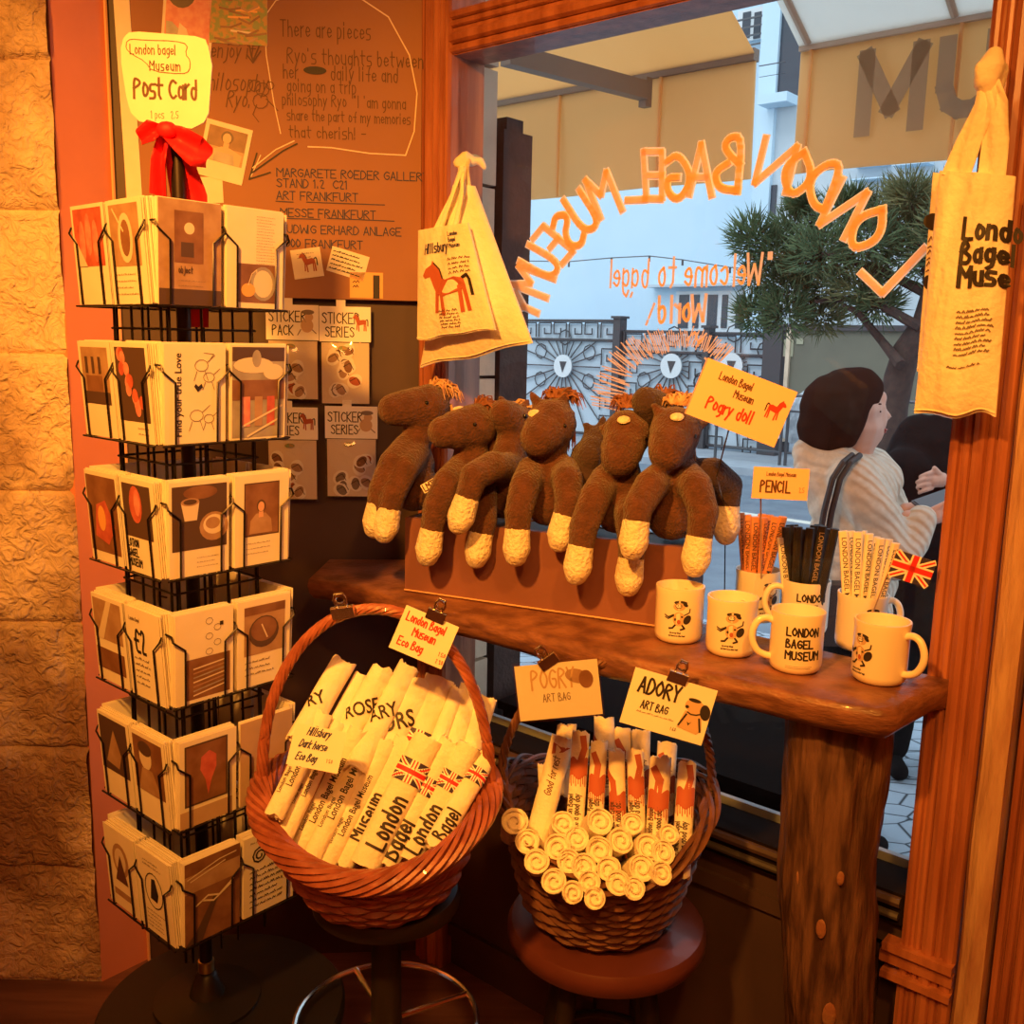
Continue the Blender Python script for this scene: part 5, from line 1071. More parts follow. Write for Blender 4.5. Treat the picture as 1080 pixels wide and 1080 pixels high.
# POGRY DOLL box card on a wire
c0 = at_n(782, 425, 1.40); F = Fr(c0, V3((.93, -.05, -.33)), V3((.30, 0, .95))); w_, h_ = .148, .092
pg = thing('doll_sign', 'tilted orange sign for the plush dolls, lettered in black and red', 'sign', c0)
mb = MB().use('paper_orange'); mb.box(F.P(-w_ / 2, -h_ / 2, -.018), F.u * w_, F.v * h_, F.n * .018); mb.build('card_block', pg)
mb = MB(); fn = plane(Fr(F.o, F.u, F.v)); write(mb, fn, 'London Bagel', .0115, -.02, .022, .0017, 'ink_brown', 'c', wide=.52, jit=.15); write(mb, fn, 'Museum', .0115, .0, .004, .0017, 'ink_brown', 'c', wide=.52, jit=.15); write(mb, fn, 'Pogry doll', .019, -.012, -.026, .0028, 'ink_red', 'c', wide=.62, jit=.15)
horse_shape(mb, fn, .052, .0, .030, 'ink_red', .0008, -1); mb.build('lettering', pg, smooth=False)
mb = MB().use('wire_black'); mb.tube([F.P(0, -h_ / 2, -.012), F.P(.01, -.12, -.008), V3((.395, 1.80, 1.2)), V3((.40, 1.78, 1.004))], .0012, 6); mb.build('wire_stem', pg)
# ================================================================ LETTERING ON THE GLASS
def glass_xy(px, py, n=1.594): p = at_n(px, py, n); return p
ltr = [('L', 941, 276, 44, -47, .55, 30), ('O', 914, 242, 33, -42, .62, 26), ('N', 889, 220, 24, -48, .62, 30), ('D', 867, 194, 18, -46, .6, 24), ('O', 841, 184, 14, -47, .6, 26), ('N', 818, 174, 12, -48, .7, 34),
       ('B', 768, 172, 5, -56, .5, 24), ('A', 739, 178, 1, -54, .5, 23), ('G', 715, 187, -1, -50, .5, 23), ('E', 689, 185, 0, -50, .4, 18), ('L', 670, 186, -3, -50, .5, 20),
       ('M', 636, 205, -16, -40, .55, 24), ('U', 614, 224, -23, -36, .5, 20), ('S', 599, 243, -27, -31, .48, 19), ('E', 583, 258, -31, -26, .42, 17), ('U', 570, 277, -35, -20, .5, 20), ('M', 561, 297, -37, -14, .5, 21), ('Y', 553, 324, -26, -12, .4, 22)]
kg = 1.0
for ch, cx, cy, ux, uy, wd, wpx in ltr:
    c = glass_xy(cx, cy); u = glass_xy(cx + ux / 2, cy + uy / 2) - c; L = math.hypot(ux, uy)
    r = glass_xy(cx + uy / L * wpx / 2, cy - ux / L * wpx / 2) - c      # mirrored: letter x runs to the viewer's left
    w0, st = G[ch]; F = lambda x, y, h=0, c=c, r=r, u=u, w0=w0: c + r * ((x / w0) * 2 - 1) + u * (y / 6 * 2 - 1) - NN * h
    lines = [chaikin(chaikin(p)) if ch not in SHARP and len(p) > 2 else p for p in st]
    def thick(mb, w, h):
        # stroke in world space on the pane
        Fp = Fr(V3((0, 0, 0)), -WW, UP)
        def to2(x, y): q = F(x, y); return (q.dot(Fp.u), q.z)
        fn = lambda a, b, hh=0: Fp.u * a + UP * b + NN * (1.594 - hh)
        strokes(mb, fn, [[to2(x, y) for x, y in p] for p in lines], w, h)
    th = .0105 if cx > 800 else .0112
    th *= (.95 if cx > 650 else 1.0)
    mb = MB().use('paint_white'); thick(mb, th * 1.45, -.0012); mb.use('paint_peach'); thick(mb, th, .0012)
    tag(mb.build('window_letter', at=c, smooth=False), 'mirrored peach letter %s painted on the glass, %s' % (ch, 'word London' if cx > 800 else 'word Bagel' if cx > 650 else 'word Museum' if ch != 'Y' else 'last mark behind the left tote') + {914: ', nearest the L', 889: ', next to the D', 841: ', second from the window arc top', 818: ', at the upper left end', 614: ', nearest the M', 570: ', beside the last M', 636: ', first and highest', 561: ', lowest'}.get(cx, ''), 'window letter', 'painted window letters')
def glass_text(txt, x0, y0, x1, y1, size, w, label, wide=.6, gap=1.0):
    a = glass_xy(x0, y0); b = glass_xy(x1, y1); F = Fr(a, b - a, UP); ln = text_strokes(txt, size, 0, 0, wide=wide, gap=gap); mx = max(p[0] for l in ln for p in l); sc = (b - a).length / mx
    ln = [[(x * sc, y) for x, y in l] for l in ln]; mb = MB().use('paint_peach'); strokes(mb, lambda x, y, h=0: F.P(x, y) - NN * h, ln, w, .001)
    tag(mb.build('window_writing', at=a, smooth=False), label, 'window writing')
glass_text('"Welcome to', 812, 300, 695, 303, .052, .005, 'mirrored peach handwriting on the glass, right part of the upper line'); glass_text('bagel', 683, 303, 644, 303, .050, .0045, 'mirrored peach handwriting on the glass, left part of the upper line')
glass_text('World', 744, 339, 695, 340, .046, .0065, 'mirrored peach word on the glass below the welcome line'); glass_text('! "', 682, 342, 655, 328, .040, .005, 'mirrored peach exclamation and quote marks painted on the glass')
mb = MB().use('paint_peach'); rr = random.Random(11); arc = [(640, 430), (644, 410), (652, 390), (664, 378), (682, 368), (705, 362), (728, 360), (750, 366), (768, 378)]
Fp = Fr(V3((0, 0, 0)), -WW, UP); t2 = lambda x, y: (glass_xy(x, y).dot(Fp.u), glass_xy(x, y).z); fng = lambda a, b, hh=0: Fp.u * a + UP * b + NN * (1.594 - hh)
for i in range(len(arc) - 1):
    (ax, ay), (bx, by) = arc[i], arc[i + 1]; L = math.hypot(bx - ax, by - ay); nx, ny = (by - ay) / L, -(bx - ax) / L; k = int(L / 2.1)
    for j in range(k):
        t = j / k; x = ax + (bx - ax) * t; y = ay + (by - ay) * t; h0 = 15 + rr.uniform(-4, 4); h1 = 15 + rr.uniform(-4, 4) ; 
        if i >= 5: h0 *= .6; h1 *= .8
        strokes(mb, fng, [[t2(x - nx * h0, y - ny * h0 * .5 + rr.uniform(-2, 2)), t2(x + nx * h1, y + ny * h1 + rr.uniform(-2, 2))]], .0022, .001)
for p in (((744, 378), (752, 385), (750, 398), (740, 404)), ((735, 365), (742, 358)), ((725, 358), (733, 350), (737, 362), (745, 352))): strokes(mb, fng, [[t2(*q) for q in p]], .004, .001)
tag(mb.build('window_drawing', at=glass_xy(700, 380), smooth=False), 'scribbled peach bread arch drawn on the glass above the horses', 'window drawing')
# ================================================================ PLUSH HORSES
def plush(i, label, head, muz, hr, mr, body, arms, ears, spot_px, hd, bdp, mane=None, dark=False, extra=None, legs=()):
    hr *= 1.1; mr *= 1.08
    """head, muz: pixel of skull and nose; arms: list of (shoulder, elbow, hoof centre) pixels; hd, bdp: depth offsets from the crate front"""
    X0 = at_y(body[0], body[1], 1.8).x; yf = box_front(X0)
    q = lambda x, y, d: at_y(x, y, yf + d)
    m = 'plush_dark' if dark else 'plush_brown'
    bx = q(body[0], body[1], bdp); bx.z = ZS + BH + .052; t = thing('plush_horse', label, 'plush toy', V3((bx.x, bx.y, ZS + BH + .004)), 'plush horses on the wooden box')
    H = q(*head, hd); Mz = q(*muz, hd - .035); neck = bx + V3((0, 0, .085))
    bl = [[(bx, .047), (bx + V3((0, 0, .05)), .044), (neck, .033)], [(neck, .034), (neck.lerp(H, .5), .033), (H, hr)], [(H, hr), (H.lerp(Mz, .6), (hr + mr) / 2), (Mz, mr)]]
    hoofs = []
    for a in arms:
        s, e, h = a[:3]; dd = a[3] if len(a) > 3 else 0
        S = bx + V3((.0, 0, .07)); S = S.lerp(q(*s, bdp * .5), .7); E_ = q(*e, -.035 + dd); Hc = q(*h, -.042 + dd); top = Hc.lerp(E_, .35)
        mid = S.lerp(E_, .5) + V3((0, -.012, .012))
        bl.append([(S, .029), (mid, .030), (E_, .027), (top, .0235)]); hoofs.append((E_, Hc))
    for lg in legs: bl.append([(bx + V3((.0, -.02, -.01)), .03), (q(*lg, -.035), .024)])
    for ex in ears:
        p = q(*ex, hd + .005); bl.append([(H.lerp(p, .6), .013), (p, .007)])
    organic('body', bl, m, .0048, t, 3)
    for (E_, Hc) in hoofs:
        d = (Hc - E_).normalized(); F_ = 'plush_cream' if not dark else 'plush_cream'
        organic('hoof', [[(Hc - d * .022, .0245), (Hc + d * .008, .0270), (Hc + d * .022, .0215)], [(Hc + d * .016 + V3((0, -.009, 0)), .019)]], F_, .0042, t, 3)
    if spot_px:
        p = q(*spot_px, hd); c = H + (p - H).normalized() * hr if (p - H).length < hr * 1.6 else p
        dv = (EYE - H).normalized(); off = at_y(spot_px[0], spot_px[1], H.y) - H; l2 = off.length; c = H + off + dv * math.sqrt(max(.0001, (hr * 1.0) ** 2 - l2 * l2)); nrm = (c - H).normalized(); mb = MB().use('plush_cream'); Fq = Fr(c, V3((1, 0, .1)), nrm.cross(V3((1, 0, .1)))); mb.ball(c, .012, .0085, .004, F=Fq); mb.build('forehead_patch', t)
    dr = (Mz - H).normalized(); sd = dr.cross(UP).normalized()
    for s in (-1, 1): mb = MB().use('eye_black'); mb.ball(H + dr * hr * .45 + sd * hr * .82 * s + UP * .010, .0045); mb.build('eye', t)
    if mane:
        mb = MB(); rr = random.Random(i); fw = (Mz - H).normalized(); back = -fw; sd = fw.cross(UP).normalized()
        for k in range(150):
            u = rr.random(); a = H + UP * hr * (.95 - .5 * u) + back * hr * (.1 + .9 * u) + sd * rr.uniform(-.3, .3) * hr; dr_ = (back * rr.uniform(.1, .8) + sd * rr.uniform(-.9, .9) + UP * rr.uniform(.1, .7)).normalized(); L = rr.uniform(.024, .045)
            mb.use(mane); mb.tube([a, a + dr_ * L * .5, a + dr_ * L * .8 - UP * L * .25, a + dr_ * L - UP * L * .8], [.0024, .0022, .0016, .0006], 4)
        for k in range(50):
            a = H + back * hr * .9 + sd * rr.uniform(-.5, .5) * hr; mb.tube([a, a - UP * .03 + back * .008, a - UP * rr.uniform(.05, .08) + sd * rr.uniform(-.01, .01)], [.003, .0024, .0008], 4)
        mb.build('mane', t)
    if extra: extra(t, q, bx)
    return t
def tagx(t, q, bx):
    o = q(452, 512, -.035); F = Fr(o, V3((.85, .1, .5)), V3((-.5, 0, .85))); mb = MB().use('cloth'); mb.box(F.P(-.014, -.010, 0), F.u * .03, F.v * .018, F.n * .001); mb.use('ink_brown'); strokes(mb, plane(F), text_strokes('LMTI', .013, -.011, -.007, wide=.6), .0022, .0015); mb.build('fabric_tag', t)
plush(1, 'brown plush horse at the far left end, head turned left in profile', (452, 428), (415, 432), .040, .030, (436, 530), [((425, 470), (402, 518), (397, 545), .01), ((440, 480), (414, 522), (408, 550), -.005)], [(462, 405), (478, 414)], (436, 412), .06, .055, 'mane_tan', extra=tagx)
plush(2, 'brown plush horse second from the left, face turned left with cream brow patch', (500, 450), (468, 456), .041, .030, (496, 540), [((480, 500), (460, 535), (453, 574)), ((512, 520), (510, 550), (505, 576))], [(512, 420), (524, 430)], (484, 431), .045, .05, 'mane_brown')
plush(3, 'brown plush horse in the back gap, raised arm with hoof at chest height', (543, 448), (530, 436), .038, .026, (536, 530), [((540, 498), (500, 502), (488, 540), -.02)], [(556, 424), (528, 420)], None, .10, .075, 'mane_tan')
plush(4, 'brown plush horse in the middle with two upright ears facing the room', (582, 447), (568, 462), .043, .033, (578, 545), [((552, 500), (547, 540), (545, 573)), ((603, 500), (600, 528), (593, 558), -.006)], [(561, 416), (600, 410)], (564, 436), .035, .045, 'mane_brown')
plush(5, 'brown plush horse right of the middle, head bowed with cream brow patch', (661, 458), (654, 482), .041, .033, (652, 545), [((632, 510), (616, 555), (610, 592)), ((664, 540), (667, 575), (664, 604))], [(634, 452), (684, 432)], (658, 443), .03, .045, 'mane_brown')
plush(6, 'rightmost front plush horse, brown, both arms hanging wide apart', (712, 456), (704, 476), .042, .032, (708, 550), [((690, 505), (673, 535), (669, 565), -.012), ((728, 500), (742, 540), (735, 583), -.006)], [(744, 446), (690, 428)], (714, 440), .02, .04, 'mane_tan')
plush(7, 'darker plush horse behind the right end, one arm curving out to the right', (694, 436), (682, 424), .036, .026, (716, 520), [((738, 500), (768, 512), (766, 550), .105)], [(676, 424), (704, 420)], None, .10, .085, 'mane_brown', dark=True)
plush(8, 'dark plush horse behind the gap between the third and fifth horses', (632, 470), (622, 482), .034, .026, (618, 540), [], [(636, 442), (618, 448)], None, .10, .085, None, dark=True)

# ================================================================ TOTE BAGS
def tote(name, label, group, crn, dpt, bulge, parts, thick=.02, seed=0, straps=(), prints=None, folds=1.0):
    """crn: four world corners tl, tr, br, bl of the front face"""
    tl, tr, br, bl = crn; n = (tr - tl).cross(bl - tl).normalized()
    if n.dot(EYE - tl) < 0: n = -n
    w = (tr - tl).length; h = (bl - tl).length; t = thing(name, label, 'tote bag', (tl + tr) / 2, group)
    def S(u, v, h_=0, side=1):
        a = tl.lerp(tr, u); b = bl.lerp(br, u); p = a.lerp(b, v); e = math.sin(PI * min(max(u, 0), 1)) ** .6 * math.sin(PI * min(max(v * .93 + .07, 0), 1)) ** .5
        f = noise.noise(V3((u * 2.2 + seed, v * 1.5, seed))) * .012 + noise.noise(V3((u * 7 + v * 2 + seed, v * 2.2, seed))) * .007 + .004 * math.sin(u * 16 + v * 6 + seed) * (1 - v) ; sag = .010 * noise.noise(V3((u * 3, 2, seed))) * v
        return p + n * (bulge * e + f * folds * min(1, e * 1.5) + h_) + UP * sag if side > 0 else p - n * (bulge * .6 * e + thick * .2 + f * folds * .4 * e) + UP * sag
    mb = MB().use('cloth'); mb.grid(lambda u, v: S(u, v), 34, 40); mb.grid(lambda u, v: S(1 - u, v, 0, -1), 34, 40)
    for (a, b) in (((0, 0), (0, 1)), ((1, 0), (1, 1))): mb.grid(lambda u, v, a=a: S(a[0], v).lerp(S(a[0], v, 0, -1), u), 2, 40)
    mb.grid(lambda u, v: S(u, 1).lerp(S(u, 1, 0, -1), v), 34, 2); mb.grid(lambda u, v: S(u, 0).lerp(S(u, 0, 0, -1), v), 34, 2)
    mb.build('bag_body', t, angle=1.2)
    mb = MB().use('cloth_shade'); mb.tube([S(k / 20, .985, .0005) for k in range(21)], .0012, 4); mb.build('hem_stitch', t)
    for pts, wd in straps:
        mb = MB().use('cloth'); P = [V3(p) for p in pts]; side = (P[-1] - P[0]).cross(n).normalized(); sm = []
        for i in range(len(P) - 1):
            for j in range(6): sm.append(P[i].lerp(P[i + 1], j / 6))
        sm.append(P[-1]); m = len(sm)
        wdl = wd if isinstance(wd, (list, tuple)) else [wd, wd]
        def wv(v): t_ = v * (len(wdl) - 1); i = min(int(t_), len(wdl) - 2); return wdl[i] + (wdl[i + 1] - wdl[i]) * (t_ - i)
        for off in (0, .003): mb.grid(lambda u, v, off=off: sm[min(int(v * (m - 1) + .5), m - 1)] + side * (u - .5) * wv(v) + n * (off + .003 * math.sin(u * 9 + v * 5)), 8, m - 1)
        mb.build('strap', t, angle=1.4)
    if prints:
        mb = MB(); fn = lambda x, y, h_=0: S(x / w, 1 - y / h, h_ + .0012); prints(mb, fn, w, h); mb.build('printed_design', t, smooth=False)
    return t
def knot(t, c, r, seed=1):
    if seed == 2:
        return organic('knot', [[(c + V3((.2 * r, 0, 1.0 * r)), r * .5), (c + V3((0, -.2 * r, .3 * r)), r * .75), (c + V3((-.2 * r, -.2 * r, -.4 * r)), r * .7), (c + V3((.1 * r, 0, -1.1 * r)), r * .5)], [(c + V3((.1 * r, .1 * r, .8 * r)), r * .5), (c + V3((.7 * r, .1 * r, .2 * r)), r * .45), (c + V3((.5 * r, .1 * r, -.9 * r)), r * .42)], [(c + V3((-.6 * r, -.3 * r, .2 * r)), r * .4), (c + V3((-.5 * r, -.4 * r, -.5 * r)), r * .35)]], 'cloth', r * .15, t, 1)
    bl = [[(c + V3((-.7 * r, 0, -.2 * r)), r * .62), (c + V3((0, 0, .25 * r)), r * .75), (c + V3((.7 * r, 0, 0)), r * .55)], [(c + V3((.6 * r, 0, .1 * r)), r * .45), (c + V3((1.6 * r, 0, .0)), r * .42), (c + V3((2.0 * r, 0, -.6 * r)), r * .30)], [(c + V3((-.2 * r, -.2 * r, -.6 * r)), r * .4), (c + V3((.1 * r, -.5 * r, .6 * r)), r * .35)]]
    return organic('knot', bl, 'cloth', r * .17, t, 1)
nb = 1.47
P_ = lambda x, y, n=nb: at_n(x, y, n)
kn = P_(491, 170, 1.50)
big = tote('tote_bag', 'large cream tote bag hanging from a knotted strap at the left window frame', None, [P_(478, 196), P_(500, 196), P_(561, 362), P_(443, 388)], 0, .030, None, seed=3, straps=[([kn, P_(488, 185), P_(486, 205)], [.03, .05])])
knot(big, kn, .019)
mb = MB().use('brass'); mb.tube([kn + NN * .0 + UP * .012, kn + NN * .03 + UP * .014, kn + NN * .055 + UP * .01], .003, 8); tag(mb.build('hook', at=kn), 'small brass hook on the left window stile holding the knotted strap', 'hook')
def pr_horse(mb, fn, w, h):
    horse_shape(mb, fn, w * .52, h * .30, w * .72, h=.0004); horse_ = 0
    write(mb, fn, 'Hillsbury', .018, w * .20, h * .77, .0024, 'ink_blue', wide=.55, h=.0006, slant=.1)
    for k, s in enumerate(('London', 'Bagel', 'Museum')): write(mb, fn, s, .008, w * .66, h * (.90 - .055 * k), .0012, 'ink_blue', h=.0006)
    _scr(mb, fn, w * .60, h * .68, w * .36, 4, h * .042, .006, 'ink_brown', h=.0006); _scr(mb, fn, w * .38, h * .22, w * .28, 6, h * .03, .005, 'ink_brown', h=.0006)
    mb.use('ink_brown')
kn2 = P_(490, 176, 1.47)
sm = tote('tote_bag', 'small cream art bag printed with a brown horse, hung over the large tote', None, [P_(441, 243, 1.425), P_(493, 235, 1.425), P_(522, 348, 1.425), P_(440, 358, 1.425)], 0, .012, None, seed=8, straps=[([kn2, P_(478, 205, 1.44), P_(463, 241, 1.427)], [.012, .016]), ([kn2, P_(488, 205, 1.44), P_(479, 238, 1.427)], [.012, .016])], prints=pr_horse, folds=.5)
# right hand totes
k3 = P_(1043, 78, 1.49)
def pr_lbm(mb, fn, w, h):
    for i, s in enumerate(('Londo', 'Bagel', 'Muse')): write(mb, fn, s, .027, w * .47, h * (.735 - .095 * i), .0052, 'ink', h=.0008, sub=.006, wide=.62, gap=1.25)
    _scr(mb, fn, w * .48, h * .44, w * .48, 9, h * .022, .004, 'ink_grey', h=.0006, sw=.0016); _scr(mb, fn, w * .42, h * .21, w * .5, 1, .01, .004, 'ink_brown', h=.0006, sw=.001)
nr = 1.475
rt = tote('tote_bag', 'cream tote bag at the right lettered London Bagel Museum in black', None, [P_(991, 180, nr), P_(1071, 186, nr), P_(1050, 440, nr), P_(964, 436, nr)], 0, .022, None, seed=5,
     straps=[([k3, P_(1040, 110, nr), P_(1022, 150, nr), P_(1008, 186, nr)], [.02, .03, .034, .036]), ([k3, P_(1052, 110, nr), P_(1050, 150, nr), P_(1046, 188, nr)], [.02, .028, .034, .034])], prints=pr_lbm, folds=.8)
knot(rt, k3, .024, 2)
def pr_dog(mb, fn, w, h):
    mb.use('ink'); disc(mb, fn, w * .09, h * .76, .016, .012, .0006); disc(mb, fn, w * .08, h * .46, .008, .01, .0006); _scr(mb, fn, w * .03, h * .66, w * .1, 8, h * .03, .01, 'ink_brown', h=.0006, sw=.0014)
bt = tote('tote_bag', 'second cream tote bag peeping out behind the lettered one, with dark marks', None, [P_(984, 182, 1.515), P_(1055, 190, 1.515), P_(1040, 400, 1.515), P_(967, 392, 1.515)], 0, .010, None, seed=9, straps=[([P_(1046, 84, 1.515), P_(1030, 140, 1.515), P_(1012, 188, 1.515)], [.015, .02])], prints=pr_dog, folds=.4)
mb = MB().use('brass'); mb.tube([k3 + UP * .015, k3 + NN * .04 + UP * .016, k3 + NN * .07 + UP * .01], .003, 8); tag(mb.build('hook', at=k3), 'small brass hook on the right window stile above the lettered tote', 'hook')
# ================================================================ STOOLS AND BASKETS
def rope(mb, fn, n, R0, r, turns, steps, closed=True, t0=0, t1=1, sides=5):
    """n strands twisted round the path fn(t)"""
    pts = [fn(t0 + (t1 - t0) * i / steps) for i in range(steps if closed else steps + 1)]; m = len(pts); fr = []
    for i in range(m):
        a = pts[(i + 1) % m] if closed else pts[min(i + 1, m - 1)]; b = pts[i - 1] if (closed or i) else pts[0]
        t = (a - b).normalized(); s = t.cross(UP); s = s.normalized() if s.length > .15 else t.cross(V3((0, 1, 0))).normalized(); fr.append((s, s.cross(t)))
    for k in range(n):
        P = []
        for i in range(m):
            q = 2 * PI * (k / n + turns * i / steps); s, u = fr[i]; P.append(pts[i] + s * math.cos(q) * R0 + u * math.sin(q) * R0 * .9)
        mb.tube(P, r, sides, closed=closed)
def basket(name, label, c, R0, h, rb, dip, tilt, hh, hw, mt, strands, rimR, hand, rows):
    """c = centre of the base; rim at local height h, dipping by dip at front and back"""
    T = Matrix.Translation(c) @ Matrix.Rotation(tilt, 4, 'X'); L = lambda x, y, z: T @ V3((x, y, z))
    t = thing(name, label, 'basket', c)
    def rim(a, dr=0, dz=0): return L((R0 + dr) * math.cos(a), (R0 * .96 + dr) * math.sin(a), h - dip * math.sin(a) ** 2 + dz)
    mb = MB().use(mt); rope(mb, lambda t_: rim(2 * PI * t_), strands, rimR, rimR * 1.5 / strands ** .5 * .62, 5, 220); mb.build('rim', t)
    if hand != 'thin':
        mb = MB().use(mt); rope(mb, lambda t_: rim(2 * PI * t_, -.012, -.024), 5, rimR * .8, .0038, -7, 180); mb.build('rim_border', t)
    # wall: stakes and woven rods
    def wall(a, v):
        r = rb + (R0 * .95 - rb) * (v ** .75); top = h - dip * math.sin(a) ** 2 - .012; return (r * math.cos(a), r * .96 * math.sin(a), top * v)
    mb = MB().use(mt); ns = 30
    for k in range(ns): a = 2 * PI * k / ns; mb.tube([L(*wall(a, v / 8)) for v in range(9)], .0034, 5)
    mb.build('stakes', t)
    mb = MB().use(mt)
    for j in range(rows):
        v = (j + .5) / rows; P = []
        for i in range(150):
            a = 2 * PI * i / 150; x, y, z = wall(a, v); w = .0045 * math.cos(a * ns / 2 + PI * j); k = 1 + w / R0; P.append(L(x * k, y * k, z + .0015 * math.sin(a * 7 + j)))
        mb.tube(P, (h / rows) * .52, 5, closed=True)
    mb.build('woven_wall', t)
    mb = MB().use(mt); mb.lathe([(.001, .001), (rb, .001), (rb, .010), (.001, .010)], 40, Fr(L(0, 0, 0), T.to_3x3() @ V3((1, 0, 0)), T.to_3x3() @ V3((0, 1, 0)))); rope(mb, lambda t_: L(rb * math.cos(2 * PI * t_), rb * .96 * math.sin(2 * PI * t_), .008), 3, .005, .004, 12, 120); mb.build('base', t)
    mb = MB().use(mt)
    hf = lambda t_: L(-R0 * math.cos(PI * t_) * (1 + .0 * math.sin(PI * t_)), hw * math.sin(PI * t_), h - .02 + (hh + .02) * math.sin(PI * t_) ** .85)
    if hand == 'thin': rope(mb, hf, 3, .0045, .0045, 16, 110, closed=False)
    else: rope(mb, hf, 6, .0058, .0038, 7, 110, closed=False)
    for s in (0.005, .995):
        p = hf(s); [mb.tube([p + V3((.012 * math.cos(2 * PI * k / 12), .012 * math.sin(2 * PI * k / 12), dz)) for k in range(12)], .0025, 4, closed=True) for dz in (-.01, -.004, .002, .008, .014)]
    mb.build('handle', t); return t, L
# stool under the left basket
def ring(mb, c, r, w, n=48): mb.tube([c + V3((r * math.cos(2 * PI * k / n), r * math.sin(2 * PI * k / n), 0)) for k in range(n)], w, 8, closed=True)
B1 = V3((-.190, 1.465, .632)); B2 = V3((.185, 1.615, .494))
s1 = thing('bar_stool', 'dark bar stool with a chrome foot ring under the left basket', 'stool', (B1.x, B1.y, 0))
F = Fr((B1.x, B1.y, 0), (1, 0, 0), (0, 1, 0))
mb = MB().use('stool_dark'); mb.lathe([(.001, .592), (.105, .592), (.118, .600), (.12, .612), (.115, .624), (.10, .630), (.001, .630)], 48, F); mb.build('seat', s1)
mb = MB().use('stool_dark'); mb.lathe([(.032, .02), (.032, .25), (.026, .28), (.024, .595)], 24, F); mb.build('column', s1)
mb = MB().use('stool_dark'); mb.lathe([(.001, .002), (.12, .002), (.12, .010), (.08, .022), (.034, .035), (.001, .035)], 48, F); mb.build('base', s1)
mb = MB().use('chrome'); cr_ = V3((B1.x - .045, B1.y + .0, .30)); cr_ = V3((B1.x, B1.y, .385)); ring(mb, cr_, .15, .005)
for k in range(4): a = .5 + k * PI / 2; mb.tube([V3((B1.x + .026 * math.cos(a), B1.y + .026 * math.sin(a), .385)), V3((B1.x + .15 * math.cos(a), B1.y + .15 * math.sin(a), .385))], .005, 8)
mb.build('foot_ring', s1)
s2 = thing('round_stool', 'reddish wooden stool with a round seat under the right basket', 'stool', (B2.x, B2.y, 0)); F = Fr((B2.x, B2.y, 0), (1, 0, 0), (0, 1, 0))
mb = MB().use('seat_red'); mb.lathe([(.001, .440), (.150, .440), (.170, .447), (.177, .460), (.177, .474), (.170, .486), (.150, .491), (.001, .491)], 64, F); mb.build('seat', s2)
for k in range(4):
    a = PI / 4 + k * PI / 2; mb = MB().use('stool_dark'); mb.tube([V3((B2.x + .09 * math.cos(a), B2.y + .09 * math.sin(a), .442)), V3((B2.x + .155 * math.cos(a), B2.y + .155 * math.sin(a), .0))], [.017, .014], 12); mb.build('leg', s2)
mb = MB().use('stool_dark'); ring(mb, V3((B2.x, B2.y, .2)), .125, .008); mb.build('stretcher_ring', s2)
bk1, L1 = basket('wicker_basket', 'reddish wicker basket of rolled eco bags on the bar stool', B1 + V3((-.010, -.018, .020)), .176, .165, .108, .045, .13, .285, .03, 'wicker_red', 9, .016, 'thick', 9)
bk2, L2 = basket('wicker_basket', 'dark brown wicker basket of rolled art bags on the round stool', B2 + V3((-.015, 0, .030)), .180, .235, .125, .070, .17, .225, .02, 'wicker_brown', 4, .010, 'thin', 15)
# rolled bags: a spiral sheet of cloth
def roll(a, b, r, label, group, prints=None, seed=0, flat=.85, name='rolled_bag', facing=None, cat='rolled bag'):
    """a = lower end, b = upper end"""
    a = V3(a); b = V3(b); ax = (b - a).normalized(); L = (b - a).length; n = (EYE - a); n = (n - n.dot(ax) * ax).normalized(); u = ax.cross(n).normalized(); F = Fr(a, u, ax, n)
    if F.u.cross(F.v).dot(F.n) < 0: F.u = -F.u
    mb = MB().use('cloth'); th = r * .13; rr = random.Random(seed); prof = []; turns = 2.6; K = 44; ph = rr.uniform(0, 6)
    for k in range(K + 1): t = k / K; q = ph + t * turns * 2 * PI; rad = r * (1 if t > 1 - 1 / turns else .28 + .72 * (t / (1 - 1 / turns))) ; prof.append((q, rad))
    outer = [(q, rd) for q, rd in prof]; inner = [(q, rd - th) for q, rd in prof][::-1]; pr = outer + inner; m = len(pr); NZ = 9; vs = []
    for j in range(NZ + 1):
        z = L * j / NZ
        for q, rd in pr:
            w = 1 + .05 * noise.noise(V3((q, z * 18, seed))); endw = .006 * noise.noise(V3((math.cos(q) * 1.5, math.sin(q) * 1.5, seed + j * .0))) * (j in (0, NZ)); vs.append(F.P(rd * w * math.sin(q), z + endw * (1 if j else -1) * (.5 + rd / r), rd * w * flat * math.cos(q)))
    fs = [[j * m + i, j * m + (i + 1) % m, (j + 1) * m + (i + 1) % m, (j + 1) * m + i] for j in range(NZ) for i in range(m)]
    for e in (0, NZ): fs += [[e * m + i, e * m + i + 1, e * m + m - 2 - i, e * m + m - 1 - i] for i in range(K)]
    mb.add(vs, fs)
    mb.use('cloth_shade'); mb.lathe([(r * .9, .004), (r * .9, L - .006)], 20, Fr(F.o, F.u, F.n, F.v), sq=flat)     # soft core
    if prints: fn = cyl(Fr(F.o, F.u, F.v, F.n), r, flat); prints(mb, (lambda x, y, h=0: fn(x, y, h + r * .055)), r, L)
    o = mb.build(name, at=a, angle=.9); return tag(o, label, cat, group)
def B(mb, fn, s, size, x, y, rot, bold=.015, m='ink', sx=.8):
    vs, fs = font_mesh(s, bold); mb.use(m); c, s_ = math.cos(rot), math.sin(rot); mb.add([fn(x + (a * sx * c - b * s_) * size, y + (a * sx * s_ + b * c) * size, .0004) for a, b in vs], fs)
